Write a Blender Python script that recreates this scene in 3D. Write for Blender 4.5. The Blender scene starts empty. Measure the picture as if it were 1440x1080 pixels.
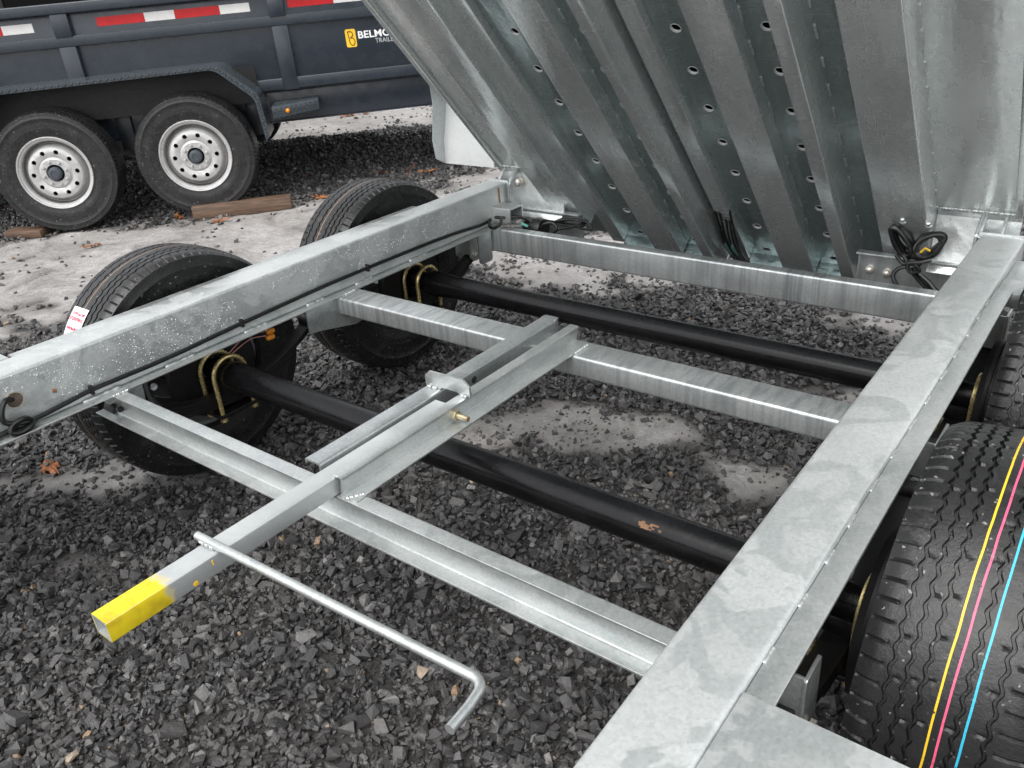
import bpy, bmesh, math, random
import numpy as np
from mathutils import Matrix, Vector

random.seed(7)
RNG = np.random.default_rng(7)
SC = bpy.context.scene
COL = SC.collection
PI = math.pi
rad = math.radians

# ------------------------------------------------------------------ camera
cam_data = bpy.data.cameras.new("camera")
cam = bpy.data.objects.new("camera", cam_data)
COL.objects.link(cam)
cam_data.sensor_fit = 'HORIZONTAL'
cam_data.sensor_width = 36.0
cam_data.lens = 29.0
cam_data.clip_start = 0.02
cam_data.clip_end = 500.0
_r = Vector((0.79324766, 0.60457653, -0.07242495))
_d = Vector((0.22527438, -0.40189864, -0.88754095))
_f = Vector((-0.56569392, 0.68772429, -0.45500075))
m = Matrix((( _r.x, -_d.x, -_f.x, 0.0),
            ( _r.y, -_d.y, -_f.y, 0.0),
            ( _r.z, -_d.z, -_f.z, 1.405),
            (0, 0, 0, 1)))
cam.matrix_world = m
SC.camera = cam

# ------------------------------------------------------------------ sky, sun, exposure
SUN_EL, SUN_AZ = 60.0, 172.0          # veiled sun behind the camera
world = bpy.data.worlds.new("World")
SC.world = world
world.use_nodes = True
wn = world.node_tree.nodes
wl = world.node_tree.links
wn.clear()
w_out = wn.new('ShaderNodeOutputWorld')
w_bg = wn.new('ShaderNodeBackground')
w_sky = wn.new('ShaderNodeTexSky')
w_sky.sky_type = 'NISHITA'
w_sky.sun_disc = False
w_sky.sun_elevation = rad(SUN_EL)
w_sky.sun_rotation = rad(SUN_AZ)
w_sky.dust_density = 2.5
w_sky.air_density = 1.0
w_hsv = wn.new('ShaderNodeHueSaturation')      # an overcast sky: nearly grey
w_hsv.inputs['Saturation'].default_value = 0.10
wl.new(w_sky.outputs[0], w_hsv.inputs['Color'])
wl.new(w_hsv.outputs[0], w_bg.inputs['Color'])
w_bg.inputs['Strength'].default_value = 0.15
wl.new(w_bg.outputs[0], w_out.inputs['Surface'])

sun_data = bpy.data.lights.new("sun", 'SUN')
sun_data.energy = 0.8
sun_data.angle = rad(45)
sun_data.color = (1.0, 0.97, 0.93)
sun = bpy.data.objects.new("sun", sun_data)
COL.objects.link(sun)
_az = rad(SUN_AZ)
_sd = Vector((math.sin(_az) * math.cos(rad(SUN_EL)), math.cos(_az) * math.cos(rad(SUN_EL)), math.sin(rad(SUN_EL))))
sun.rotation_euler = _sd.to_track_quat('Z', 'Y').to_euler()
sun.location = (0, 0, 12)

SC.view_settings.view_transform = 'Standard'
SC.view_settings.look = 'None'
SC.view_settings.gamma = 1.0
SC.view_settings.use_curve_mapping = False
SC.view_settings.exposure = 1.12

# ------------------------------------------------------------------ materials
class NT:
    def __init__(self, name):
        self.m = bpy.data.materials.new(name)
        self.m.use_nodes = True
        self.n = self.m.node_tree.nodes
        self.l = self.m.node_tree.links
        self.b = self.n['Principled BSDF']
        self.co = self.n.new('ShaderNodeTexCoord')
    def link(self, a, b): self.l.new(a, b)
    def mapping(self, scale=(1, 1, 1), src='Object', rot=(0, 0, 0)):
        mp = self.n.new('ShaderNodeMapping')
        mp.inputs['Scale'].default_value = scale
        mp.inputs['Rotation'].default_value = rot
        self.link(self.co.outputs[src], mp.inputs['Vector'])
        return mp.outputs[0]
    def noise(self, vec, scale, detail=4, rough=.55, dist=0.0):
        t = self.n.new('ShaderNodeTexNoise')
        t.inputs['Scale'].default_value = scale
        t.inputs['Detail'].default_value = detail
        t.inputs['Roughness'].default_value = rough
        t.inputs['Distortion'].default_value = dist
        self.link(vec, t.inputs['Vector'])
        return t.outputs['Fac']
    def voronoi(self, vec, scale, out='Color'):
        t = self.n.new('ShaderNodeTexVoronoi')
        t.inputs['Scale'].default_value = scale
        self.link(vec, t.inputs['Vector'])
        return t.outputs[out]
    def ramp(self, fac, stops, interp='LINEAR'):
        r = self.n.new('ShaderNodeValToRGB')
        r.color_ramp.interpolation = interp
        e = r.color_ramp.elements
        while len(e) < len(stops): e.new(0.5)
        for k, (p, c) in enumerate(stops):
            e[k].position = p
            e[k].color = (c[0], c[1], c[2], 1) if not isinstance(c, (int, float)) else (c, c, c, 1)
        self.link(fac, r.inputs['Fac'])
        return r.outputs['Color']
    def mix(self, fac, a, b, mode='MIX'):
        x = self.n.new('ShaderNodeMix')
        x.data_type = 'RGBA'
        x.blend_type = mode
        for sock, val in ((x.inputs[0], fac), (x.inputs[6], a), (x.inputs[7], b)):
            if isinstance(val, (int, float)): sock.default_value = val if sock.type == 'VALUE' else (val, val, val, 1)
            elif isinstance(val, tuple): sock.default_value = (*val[:3], 1)
            else: self.link(val, sock)
        return x.outputs[2]
    def math(self, op, a, b=0.0, clamp=False):
        x = self.n.new('ShaderNodeMath')
        x.operation = op
        x.use_clamp = clamp
        for sock, val in ((x.inputs[0], a), (x.inputs[1], b)):
            if isinstance(val, (int, float)): sock.default_value = val
            else: self.link(val, sock)
        return x.outputs[0]
    def sep(self, vec):
        s = self.n.new('ShaderNodeSeparateXYZ')
        self.link(vec, s.inputs[0])
        return s.outputs
    def attr(self, name, out='Fac'):
        a = self.n.new('ShaderNodeAttribute')
        a.attribute_name = name
        return a.outputs[out]
    def bump(self, h, strength=.2, dist=.01):
        b = self.n.new('ShaderNodeBump')
        b.inputs['Strength'].default_value = strength
        b.inputs['Distance'].default_value = dist
        self.link(h, b.inputs['Height'])
        self.link(b.outputs[0], self.b.inputs['Normal'])
    def set(self, col=None, rough=None, metal=None, **kw):
        for key, val in (('Base Color', col), ('Roughness', rough), ('Metallic', metal)):
            if val is None: continue
            if isinstance(val, (int, float)): self.b.inputs[key].default_value = val
            elif isinstance(val, tuple): self.b.inputs[key].default_value = (*val[:3], 1)
            else: self.link(val, self.b.inputs[key])
        for k, v in kw.items():
            self.b.inputs[k.replace('_', ' ')].default_value = v
        return self.m

def flat(name, col, rough=.5, metal=0.0, vary=.15, scale=30.0, bump=True):
    t = NT(name)
    v = t.mapping()
    n = t.noise(v, scale, 5)
    lo = tuple(max(0, c * (1 - vary)) for c in col)
    hi = tuple(min(1, c * (1 + vary)) for c in col)
    c = t.ramp(n, [(.3, lo), (.7, hi)])
    r = t.ramp(t.noise(v, scale * 2.3, 4), [(.3, max(.03, rough - .1)), (.7, min(1, rough + .1))])
    if bump: t.bump(t.noise(v, scale * 6, 3), .08, .002)
    return t.set(c, r, metal)

def galv(name, lo, hi, r0, r1, metal=.8, patch=0.0, streak=0.0, stretch=(1, 1, 1), scratch=.0, bscale=1.0, wave=0.0):
    """hot-dip zinc: cloudy patches, small crystals, optional wet film and drip streaks"""
    t = NT(name)
    v = t.mapping(stretch)
    v0 = t.mapping()
    cloud = t.noise(v, 5.5, 6, .6, .6)
    col = t.ramp(cloud, [(.28, lo), (.72, hi)])
    cell = t.voronoi(v0, 210)
    cg = t.n.new('ShaderNodeRGBToBW'); t.link(cell, cg.inputs[0])
    col = t.mix(.15, col, cg.outputs[0], 'OVERLAY')
    fine = t.noise(v0, 160, 4, .7)
    col = t.mix(.18, col, t.ramp(fine, [(.3, .25), (.7, .85)]), 'OVERLAY')
    # dark specks and pale oxide specks
    sp = t.ramp(t.noise(v0, 70, 3, .6, .4), [(.70, 0.0), (.76, 1.0)])
    col = t.mix(t.math('MULTIPLY', sp, .35), col, (.86, .88, .87))
    rough = t.ramp(t.noise(v, 9, 5, .6, .3), [(.3, r0), (.7, r1)])
    if patch:
        pn = t.noise(t.mapping((1, .75, 1)), 8.0, 5, .5, .9)
        wet = t.ramp(pn, [(.484, 0.0), (.500, 1.0), (.575, 1.0), (.60, .3)])
        dark = t.mix(1.0, col, (.80, .83, .83), 'MULTIPLY')
        col = t.mix(t.math('MULTIPLY', wet, patch), col, dark)
        rough = t.mix(t.math('MULTIPLY', wet, .6), rough, (.26, .26, .26))
    if streak:
        sn = t.noise(t.mapping((55, 9, 2.2)), 1.0, 3, .6, .2)
        big = t.noise(v0, 2.2, 2)
        amt = t.math('MULTIPLY', t.ramp(sn, [(.45, 0.0), (.62, 1.0)]), t.ramp(big, [(.35, .25), (.65, 1.0)]))
        col = t.mix(t.math('MULTIPLY', amt, streak), col, (.30, .32, .34))
    if scratch:
        sc = t.noise(t.mapping((3, 26, 3), rot=(0, 0, .35)), 3.0, 6, .72, 2.2)
        amt = t.ramp(sc, [(.62, 0.0), (.70, 1.0)])
        col = t.mix(t.math('MULTIPLY', amt, scratch), col, (.72, .74, .73))
        rough = t.mix(t.math('MULTIPLY', amt, .6), rough, (.62, .62, .62))
    hgt = t.noise(v0, 26 * bscale, 5, .6)
    if wave: hgt = t.math('ADD', t.math('MULTIPLY', hgt, .25), t.math('MULTIPLY', t.noise(t.mapping((9, 1.1, 9)), 1.0, 3, .5, .3), wave))
    t.bump(hgt, .10 if not wave else .22, .004 if not wave else .02)
    return t.set(col, rough, metal)

M = {}
M['galv'] = galv('galvanized_steel', (.52, .545, .54), (.64, .66, .652), .32, .50, .78, patch=.3)
M['galv_wet'] = galv('galvanized_rail', (.585, .61, .605), (.635, .655, .648), .42, .56, .62, patch=.45)
M['galv_web'] = galv('galvanized_web', (.40, .43, .43), (.60, .62, .62), .30, .46, .80, patch=.3)
M['galv_streak'] = galv('galvanized_drip_streaked', (.54, .565, .56), (.66, .68, .675), .32, .48, .80, streak=.8)
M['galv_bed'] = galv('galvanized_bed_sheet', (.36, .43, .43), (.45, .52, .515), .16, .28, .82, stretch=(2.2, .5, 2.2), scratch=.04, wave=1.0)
M['galv_beam'] = galv('galvanized_bed_beam', (.65, .685, .68), (.79, .82, .81), .16, .30, .80, stretch=(3, .4, 3), scratch=.06, wave=1.0)
M['galv_plate'] = galv('galvanized_centre_plate', (.60, .63, .625), (.75, .78, .77), .18, .33, .74, stretch=(2.0, .5, 2.0), scratch=.07, wave=1.0)
M['galv_panel'] = galv('galvanized_outer_panel', (.72, .75, .745), (.84, .86, .85), .20, .36, .68, stretch=(1.2, .8, 1.2), scratch=.14, wave=1.2)
M['galv_lit'] = galv('zinc_with_painted_light', (.70, .715, .71), (.80, .81, .80), .42, .6, .2)  # zinc lightened to paint in the light on fenders and hole rims
M['weld'] = galv('zinc_coated_weld', (.44, .465, .46), (.64, .66, .65), .28, .45, .7, bscale=5)
M['brass'] = flat('yellow_passivated_zinc', (.72, .58, .27), .30, .8, .25, 60)
M['dull_brass'] = flat('dull_zinc_bolt', (.46, .40, .27), .42, .8, .25, 60)
M['bolt_zinc'] = flat('zinc_bolt', (.66, .62, .55), .38, .7, .15, 60)
M['black_metal'] = flat('black_enamel', (.006, .006, .0065), .34, 0, .3, 40)
M['black_matte'] = flat('black_brake_steel', (.004, .004, .0045), .55, 0, .4, 25)
M['cable'] = flat('black_cable_rubber', (.007, .007, .0075), .36, 0, .3, 50)
M['orange_plastic'] = flat('orange_wire_connector', (.75, .27, .02), .35, 0, .1)
M['pink_wire'] = flat('pink_wire_insulation', (.55, .25, .22), .45, 0, .1)
M['white_wire'] = flat('white_wire_insulation', (.75, .75, .72), .4, 0, .08)
M['teal'] = flat('teal_wire_insulation', (.10, .35, .28), .4, 0, .1)
M['trailer_paint'] = flat('blue_grey_trailer_paint', (.026, .033, .043), .26, 0, .08, 5, False)
M['trailer_dark'] = flat('dark_chassis_paint', (.011, .014, .018), .36, 0, .2, 8, False)
M['tread_plate'] = flat('grey_tread_plate', (.055, .066, .076), .26, .2, .15, 20)
M['rim'] = flat('silver_wheel_paint', (.50, .495, .49), .34, .35, .12, 18)
M['rim_new'] = flat('grey_wheel_paint', (.20, .205, .21), .4, .3, .1, 18)
M['cap'] = flat('grey_hub_cap', (.055, .065, .078), .35, 0, .15)
M['red_tape'] = flat('red_reflective_tape', (.50, .004, .008), .4, 0, .12, 14)
M['white_tape'] = flat('white_reflective_tape', (.72, .71, .69), .32, 0, .08, 14)
M['logo_yellow'] = flat('yellow_decal', (.86, .52, .03), .35, 0, .05)
M['white_print'] = flat('white_decal', (.82, .82, .82), .35, 0, .03)
M['grey_print'] = flat('grey_decal', (.42, .43, .44), .35, 0, .03)
M['dark_print'] = flat('dark_decal', (.045, .015, .012), .4, 0, .03)
M['red_print'] = flat('red_print', (.62, .03, .10), .5, 0, .03)
M['paper'] = flat('white_paper_label', (.82, .80, .80), .5, 0, .03)
M['amber'] = flat('amber_lens', (.85, .25, .01), .18, 0, .05)
M['rust'] = flat('rust_stain', (.20, .105, .055), .8, 0, .35, 90)
M['hole_brown'] = flat('brown_cavity', (.10, .075, .06), .8, 0, .4, 90)
M['hole_shade'] = flat('painted_hole_shade', (.02, .02, .02), .7)  # dark colour painted in for the shade inside and behind holes

def yellow_tip():
    t = NT('galvanized_tube_with_yellow_tip')
    v0 = t.mapping()
    col = t.ramp(t.noise(v0, 6, 6, .6, .5), [(.3, (.50, .525, .525)), (.7, (.70, .72, .715))])
    scr = t.ramp(t.noise(t.mapping((8, 4, 8), rot=(0, 0, .6)), 8, 5, .7, 2.5), [(.58, 0.0), (.66, 1.0)])
    col = t.mix(t.math('MULTIPLY', scr, .45), col, (.80, .82, .81))
    y = t.sep(v0)[1]
    edge = t.math('ADD', y, t.math('MULTIPLY', t.math('SUBTRACT', t.noise(v0, 38, 5, .7, .8), .5), .055))
    mask = t.math('LESS_THAN', edge, .462)
    soft = t.math('MULTIPLY_ADD', edge, -60.0)
    soft.node.inputs[2].default_value = 28.3
    soft.node.use_clamp = True
    sx = t.math('ABSOLUTE', t.math('ADD', t.sep(v0)[0], 1.1730)); sz = t.math('ABSOLUTE', t.math('SUBTRACT', t.sep(v0)[2], .51035))
    outside = t.math('GREATER_THAN', t.math('MAXIMUM', t.math('SUBTRACT', sx, .0235), t.math('SUBTRACT', sz, .02085)), -.0015)
    mk = t.math('MULTIPLY', soft, outside)
    yel = t.ramp(t.noise(v0, 24, 4), [(.28, (.50, .36, .014)), (.45, (.70, .54, .014)), (.7, (.78, .63, .02))])
    col = t.mix(mk, col, yel)
    rough = t.mix(mk, (.45, .45, .45), (.42, .42, .42))
    met = t.math('MULTIPLY', t.math('SUBTRACT', 1.0, mk), .7)
    t.bump(t.noise(v0, 60, 5, .6), .10, .003)
    return t.set(col, rough, met)
M['yellow_tip'] = yellow_tip()

def axle_mat():
    t = NT('wet_black_axle_paint')
    v0 = t.mapping()
    n = t.noise(t.mapping((1, 3, 3)), 6, 6, .65, .4)
    col = t.ramp(n, [(.3, (.002, .002, .0024)), (.75, (.010, .010, .011))])
    rs = t.ramp(t.noise(v0, 24, 5, .75, .5), [(.735, 0.0), (.75, 1.0)])
    col = t.mix(rs, col, (.36, .17, .06))
    rough = t.ramp(t.noise(v0, 40, 5, .7), [(.35, .15), (.7, .32)])
    t.bump(t.noise(v0, 120, 4, .7), .18, .002)
    return t.set(col, rough, 0.0, Specular_IOR_Level=.30)
M['axle'] = axle_mat()
M['deep_black'] = NT('matte_black_sheet').set((.004, .004, .0045), .8, 0.0, Specular_IOR_Level=.1)

def rubber(name, stripes, base=.011, dirt=.34):
    t = NT(name)
    v0 = t.mapping()
    n = t.noise(v0, 14, 6, .65, .4)
    col = t.ramp(n, [(.3, (base * .6, base * .6, base * .62)), (.72, (base * 1.5, base * 1.5, base * 1.52))])
    mud = t.ramp(t.noise(v0, 7, 6, .7, .6), [(.60, 0.0), (.74, 1.0)])
    col = t.mix(t.math('MULTIPLY', mud, dirt), col, (.17, .16, .15))
    spk = t.ramp(t.noise(v0, 95, 2, .5), [(.69, 0.0), (.73, 1.0)])
    col = t.mix(t.math('MULTIPLY', spk, .5), col, (.40, .39, .37))
    if stripes:
        s = t.sep(v0)
        rr = t.math('SQRT', t.math('ADD', t.math('MULTIPLY', s[1], s[1]), t.math('MULTIPLY', s[2], s[2])))
        wob = t.math('MULTIPLY', t.math('SUBTRACT', t.noise(v0, 9, 2), .5), .004)
        x = t.math('ADD', s[0], wob)
        top = t.math('GREATER_THAN', rr, .3535)
        worn = t.math('GREATER_THAN', t.noise(v0, 80, 5, .75), .37)
        for (xs, c) in stripes:
            k = t.math('LESS_THAN', t.math('ABSOLUTE', t.math('SUBTRACT', x, xs)), .0014)
            k = t.math('MULTIPLY', t.math('MULTIPLY', k, top), worn)
            col = t.mix(k, col, c)
    rough = t.ramp(t.noise(v0, 26, 5, .7), [(.3, .17), (.7, .46)])
    t.bump(t.noise(v0, 130, 5, .75), .34, .004)
    return t.set(col, rough, 0.0)
M['tyre_new'] = rubber('new_wet_tyre_rubber', [(-.001, (.80, .50, .02)), (.011, (.75, .10, .20)), (.036, (.03, .42, .60))])
M['tyre_left'] = rubber('wet_tyre_rubber', [(.010, (.36, .22, .13))], dirt=.25)
M['tyre_old'] = rubber('dusty_tyre_rubber', [], .015, .30)

def stone_mat():
    t = NT('crushed_dark_stone')
    v0 = t.mapping()
    tone = t.attr('tone')
    base = t.ramp(tone, [(0.0, (.018, .0178, .0185)), (.40, (.046, .045, .0455)), (.70, (.100, .097, .096)), (.92, (.185, .179, .175)), (.992, (.26, .245, .235)), (1.0, (.30, .20, .12))])
    n = t.noise(v0, 120, 5, .7)
    col = t.mix(.5, base, t.ramp(n, [(.3, .25), (.7, .8)]), 'OVERLAY')
    dust = t.ramp(t.noise(v0, 2.6, 5, .65, .4), [(.42, 0.0), (.66, 1.0)])
    col = t.mix(t.math('MULTIPLY', dust, .42), col, (.095, .089, .085))
    rough = t.ramp(t.noise(v0, 60, 4), [(.3, .16), (.7, .50)])
    t.bump(t.noise(v0, 210, 5, .75), .55, .005)
    return t.set(col, rough, 0.0)
M['stone'] = stone_mat()

def ground_mat():
    t = NT('muddy_ground_with_slush')
    v0 = t.mapping()
    s = t.attr('slush')
    brk = t.noise(v0, 9, 7, .68, .5)
    f = t.math('ADD', s, t.math('MULTIPLY', t.math('SUBTRACT', brk, .5), .55))
    mask = t.ramp(f, [(.30, 0.0), (.66, 1.0)])
    mud = t.ramp(t.noise(v0, 20, 6, .7), [(.3, (.020, .019, .019)), (.7, (.060, .054, .050))])
    sl_n = t.noise(v0, 3.0, 7, .7, .7)
    sl = t.ramp(sl_n, [(.30, (.205, .193, .183)), (.43, (.30, .285, .274)), (.56, (.405, .390, .378)), (.70, (.52, .505, .494))])
    sl = t.mix(.45, sl, t.ramp(t.noise(v0, 32, 6, .75, .4), [(.3, .22), (.7, .78)]), 'OVERLAY')
    sl = t.mix(t.ramp(t.noise(v0, 11, 6, .72, .8), [(.52, 0.0), (.66, .50)]), sl, (.15, .136, .124))
    sl = t.mix(t.ramp(s, [(.45, 1.0), (.85, 0.0)]), sl, (.315, .298, .285))
    col = t.mix(mask, mud, sl)
    speck = t.ramp(t.noise(v0, 42, 4, .7), [(.63, 0.0), (.68, 1.0)])
    col = t.mix(t.math('MULTIPLY', speck, .55), col, (.05, .046, .044))
    rough = t.mix(t.ramp(sl_n, [(.35, 1.0), (.5, 0.0)]), (.62, .62, .62), (.22, .22, .22))
    h = t.math('ADD', t.noise(v0, 16, 7, .75), t.math('MULTIPLY', t.noise(v0, 60, 5, .75), .45))
    t.bump(h, .75, .035)
    return t.set(col, rough, 0.0)
M['ground'] = ground_mat()

def wood_mat():
    t = NT('weathered_wet_timber')
    g = t.noise(t.mapping((3, 40, 40)), 2.2, 5, .65, .6)
    col = t.ramp(g, [(.25, (.040, .024, .017)), (.5, (.115, .070, .046)), (.75, (.21, .135, .090))])
    t.bump(g, .3, .004)
    return t.set(col, .55, 0)
M['wood'] = wood_mat()
def leaf_mat(name, a, b):
    t = NT(name)
    col = t.ramp(t.noise(t.mapping(), 40, 4, .6), [(.3, a), (.7, b)])
    return t.set(col, .55, 0)
M['leaf'] = leaf_mat('fallen_oak_leaf', (.22, .075, .027), (.38, .15, .055))
M['leaf_brown'] = leaf_mat('fallen_brown_leaf', (.13, .05, .025), (.28, .12, .055))
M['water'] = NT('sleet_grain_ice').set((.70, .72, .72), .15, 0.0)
M['pale_rock'] = flat('pale_tan_stone', (.30, .24, .18), .6, 0, .3, 60)
M['grey_rock'] = flat('grey_stone', (.13, .126, .122), .5, 0, .3, 60)

# ------------------------------------------------------------------ mesh helpers
class MB:
    """collects shapes, then links them as ONE mesh object"""
    def __init__(self): self.v = []; self.f = []
    def add(self, vs, fs, Mx=None):
        o = len(self.v)
        if Mx is not None: vs = [tuple(Mx @ Vector(p)) for p in vs]
        self.v.extend([tuple(p) for p in vs])
        self.f.extend([tuple(i + o for i in q) for q in fs])
        return self
    def box(self, x0, x1, y0, y1, z0, z1, Mx=None):
        vs = [(x, y, z) for x in (x0, x1) for y in (y0, y1) for z in (z0, z1)]
        return self.add(vs, [(0, 1, 3, 2), (4, 6, 7, 5), (0, 4, 5, 1), (2, 3, 7, 6), (0, 2, 6, 4), (1, 5, 7, 3)], Mx)
    def prism(self, prof, axis, a0, a1, Mx=None, caps=True):
        n = len(prof)
        def P(p, a):
            return {'x': (a, p[0], p[1]), 'y': (p[0], a, p[1]), 'z': (p[0], p[1], a)}[axis]
        vs = [P(p, a0) for p in prof] + [P(p, a1) for p in prof]
        fs = [(i, (i + 1) % n, n + (i + 1) % n, n + i) for i in range(n)]
        if caps: fs += [tuple(range(n - 1, -1, -1)), tuple(range(n, 2 * n))]
        return self.add(vs, fs, Mx)
    def tube_rect(self, prof_o, prof_i, axis, a0, a1, Mx=None):
        n = len(prof_o)
        def P(p, a):
            return {'x': (a, p[0], p[1]), 'y': (p[0], a, p[1]), 'z': (p[0], p[1], a)}[axis]
        vs = [P(p, a) for a in (a0, a1) for pr in (prof_o, prof_i) for p in pr]
        fs = []
        for i in range(n):
            j = (i + 1) % n
            fs += [(i, j, 2 * n + j, 2 * n + i), (n + i, 3 * n + i, 3 * n + j, n + j), (i, n + i, n + j, j), (2 * n + i, 2 * n + j, 3 * n + j, 3 * n + i)]
        return self.add(vs, fs, Mx)
    def lathe(self, prof, n=32, axis='x', centre=(0, 0, 0), Mx=None, closed=False):
        vs = []
        for k in range(n):
            c, s = math.cos(2 * PI * k / n), math.sin(2 * PI * k / n)
            for (a, r) in prof:
                p = {'x': (a, r * c, r * s), 'y': (r * c, a, r * s), 'z': (r * c, r * s, a)}[axis]
                vs.append((p[0] + centre[0], p[1] + centre[1], p[2] + centre[2]))
        q = len(prof)
        fs = []
        for k in range(n):
            k2 = (k + 1) % n
            for i in range(q - 1 if not closed else q):
                i2 = (i + 1) % q
                fs.append((k * q + i, k * q + i2, k2 * q + i2, k2 * q + i))
        return self.add(vs, fs, Mx)
    def sweep(self, pts, r, n=8, Mx=None, caps=True, closed=False):
        pts = [Vector(p) for p in pts]
        N = len(pts)
        rs = r if isinstance(r, (list, tuple)) else [r] * N
        tang = []
        for i in range(N):
            a = pts[(i - 1) % N] if (i > 0 or closed) else pts[0]
            b = pts[(i + 1) % N] if (i < N - 1 or closed) else pts[-1]
            d = (b - a)
            tang.append(d.normalized() if d.length > 1e-9 else Vector((1, 0, 0)))
        up = Vector((0, 0, 1)) if abs(tang[0].z) < .9 else Vector((1, 0, 0))
        u = (up - tang[0] * up.dot(tang[0])).normalized()
        vs = []
        for i in range(N):
            u = (u - tang[i] * u.dot(tang[i])).normalized()
            w = tang[i].cross(u)
            for k in range(n):
                a = 2 * PI * k / n
                vs.append(pts[i] + (u * math.cos(a) + w * math.sin(a)) * rs[i])
        fs = []
        for i in range(N if closed else N - 1):
            i2 = (i + 1) % N
            for k in range(n):
                k2 = (k + 1) % n
                fs.append((i * n + k, i * n + k2, i2 * n + k2, i2 * n + k))
        if caps and not closed:
            fs += [tuple(range(n - 1, -1, -1)), tuple(range((N - 1) * n, N * n))]
        return self.add(vs, fs, Mx)
    def holed_cell(self, fn, hole_r, m=16):
        """a square cell (-1..1)^2 with a round hole, mapped to 3D by fn(a, b); hole_r in cell units (ra, rb)"""
        vs, fs = [], []
        for k in range(m):
            t = 2 * PI * k / m + PI / 4
            c, s = math.cos(t), math.sin(t)
            q = max(abs(c), abs(s))
            vs.append(fn(c / q, s / q, 0))
        for k in range(m):
            t = 2 * PI * k / m + PI / 4
            vs.append(fn(math.cos(t) * hole_r[0], math.sin(t) * hole_r[1], 0))
        for k in range(m):
            t = 2 * PI * k / m + PI / 4
            vs.append(fn(math.cos(t) * hole_r[0], math.sin(t) * hole_r[1], 1))
        # corners of the square
        for k in range(m):
            k2 = (k + 1) % m
            fs.append((k, k2, m + k2, m + k))
            fs.append((m + k, m + k2, 2 * m + k2, 2 * m + k))
        return self.add(vs, fs)
    def build(self, name, mat, parent=None, Mx=None, bevel=0.0, seg=2, angle=32.0, smooth=True):
        me = bpy.data.meshes.new(name)
        me.from_pydata(self.v, [], self.f)
        if bevel:
            bm = bmesh.new(); bm.from_mesh(me)
            bmesh.ops.remove_doubles(bm, verts=bm.verts, dist=1e-6)
            bmesh.ops.recalc_face_normals(bm, faces=bm.faces)
            es = [e for e in bm.edges if len(e.link_faces) == 2 and e.calc_face_angle(0) > rad(35)]
            bmesh.ops.bevel(bm, geom=es, offset=bevel, segments=seg, profile=.5, affect='EDGES', clamp_overlap=True)
            bm.to_mesh(me); bm.free()
        else:
            bm = bmesh.new(); bm.from_mesh(me)
            bmesh.ops.recalc_face_normals(bm, faces=bm.faces)
            bm.to_mesh(me); bm.free()
        me.materials.append(mat)
        if smooth:
            me.shade_smooth()
            me.set_sharp_from_angle(angle=rad(angle))
        o = bpy.data.objects.new(name, me)
        COL.objects.link(o)
        if parent is not None: o.parent = parent
        if Mx is not None: o.matrix_local = Mx
        return o

def rpoly(pts, r, seg=4):
    """polygon with rounded corners; r is one radius or one per corner"""
    n = len(pts)
    rs = r if isinstance(r, (list, tuple)) else [r] * n
    out = []
    for i in range(n):
        p = Vector(pts[i]).to_2d(); a = Vector(pts[i - 1]).to_2d(); b = Vector(pts[(i + 1) % n]).to_2d()
        if rs[i] <= 1e-6: out.append(tuple(p)); continue
        u = (a - p).normalized(); w = (b - p).normalized()
        ang = u.angle(w)
        d = min(rs[i] / math.tan(ang / 2), (a - p).length * .49, (b - p).length * .49)
        s, e = p + u * d, p + w * d
        for k in range(seg + 1):
            t = k / seg
            out.append(tuple((s * (1 - t) + p * t) * (1 - t) + (p * (1 - t) + e * t) * t))
    return out
def rect(a0, a1, b0, b1): return [(a0, b0), (a1, b0), (a1, b1), (a0, b1)]

def tag(o, label=None, cat=None, group=None, kind=None):
    if label: o['label'] = label
    if cat: o['category'] = cat
    if group: o['group'] = group
    if kind: o['kind'] = kind
    return o
def empty(name, loc, Mx=None, parent=None):
    o = bpy.data.objects.new(name, None)
    o.empty_display_size = .2
    COL.objects.link(o)
    if parent is not None: o.parent = parent
    if Mx is not None: o.matrix_local = Mx
    else: o.location = loc
    return o
def kid(src, parent, Mx=None):
    """copy of a part (sharing its mesh) with copies of its own pieces"""
    c = src.copy(); COL.objects.link(c); c.parent = parent
    c.matrix_parent_inverse = Matrix.Identity(4)
    if Mx is not None: c.matrix_local = Mx
    for ch in src.children:
        kid(ch, c, ch.matrix_basis.copy())
    return c
T = Matrix.Translation

# ------------------------------------------------------------------ ground
def vnoise(x, y, seed=0):
    xi = np.floor(x).astype(np.int64); yi = np.floor(y).astype(np.int64)
    xf = x - xi; yf = y - yi
    def h(a, b):
        n = (a * 374761393 + b * 668265263 + seed * 974634777) & 0xffffffff
        n = ((n ^ (n >> 13)) * 1274126177) & 0xffffffff
        return ((n ^ (n >> 16)) & 0xffff) / 65535.0
    u = xf * xf * (3 - 2 * xf); v = yf * yf * (3 - 2 * yf)
    return (h(xi, yi) * (1 - u) + h(xi + 1, yi) * u) * (1 - v) + (h(xi, yi + 1) * (1 - u) + h(xi + 1, yi + 1) * u) * v
def fbm(x, y, s, seed, o=4):
    a, t, z = .5, 0, 0
    for k in range(o):
        z = z + a * vnoise(x * s, y * s, seed + k); t += a; a *= .5; s *= 2.1
    return z / t
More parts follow.
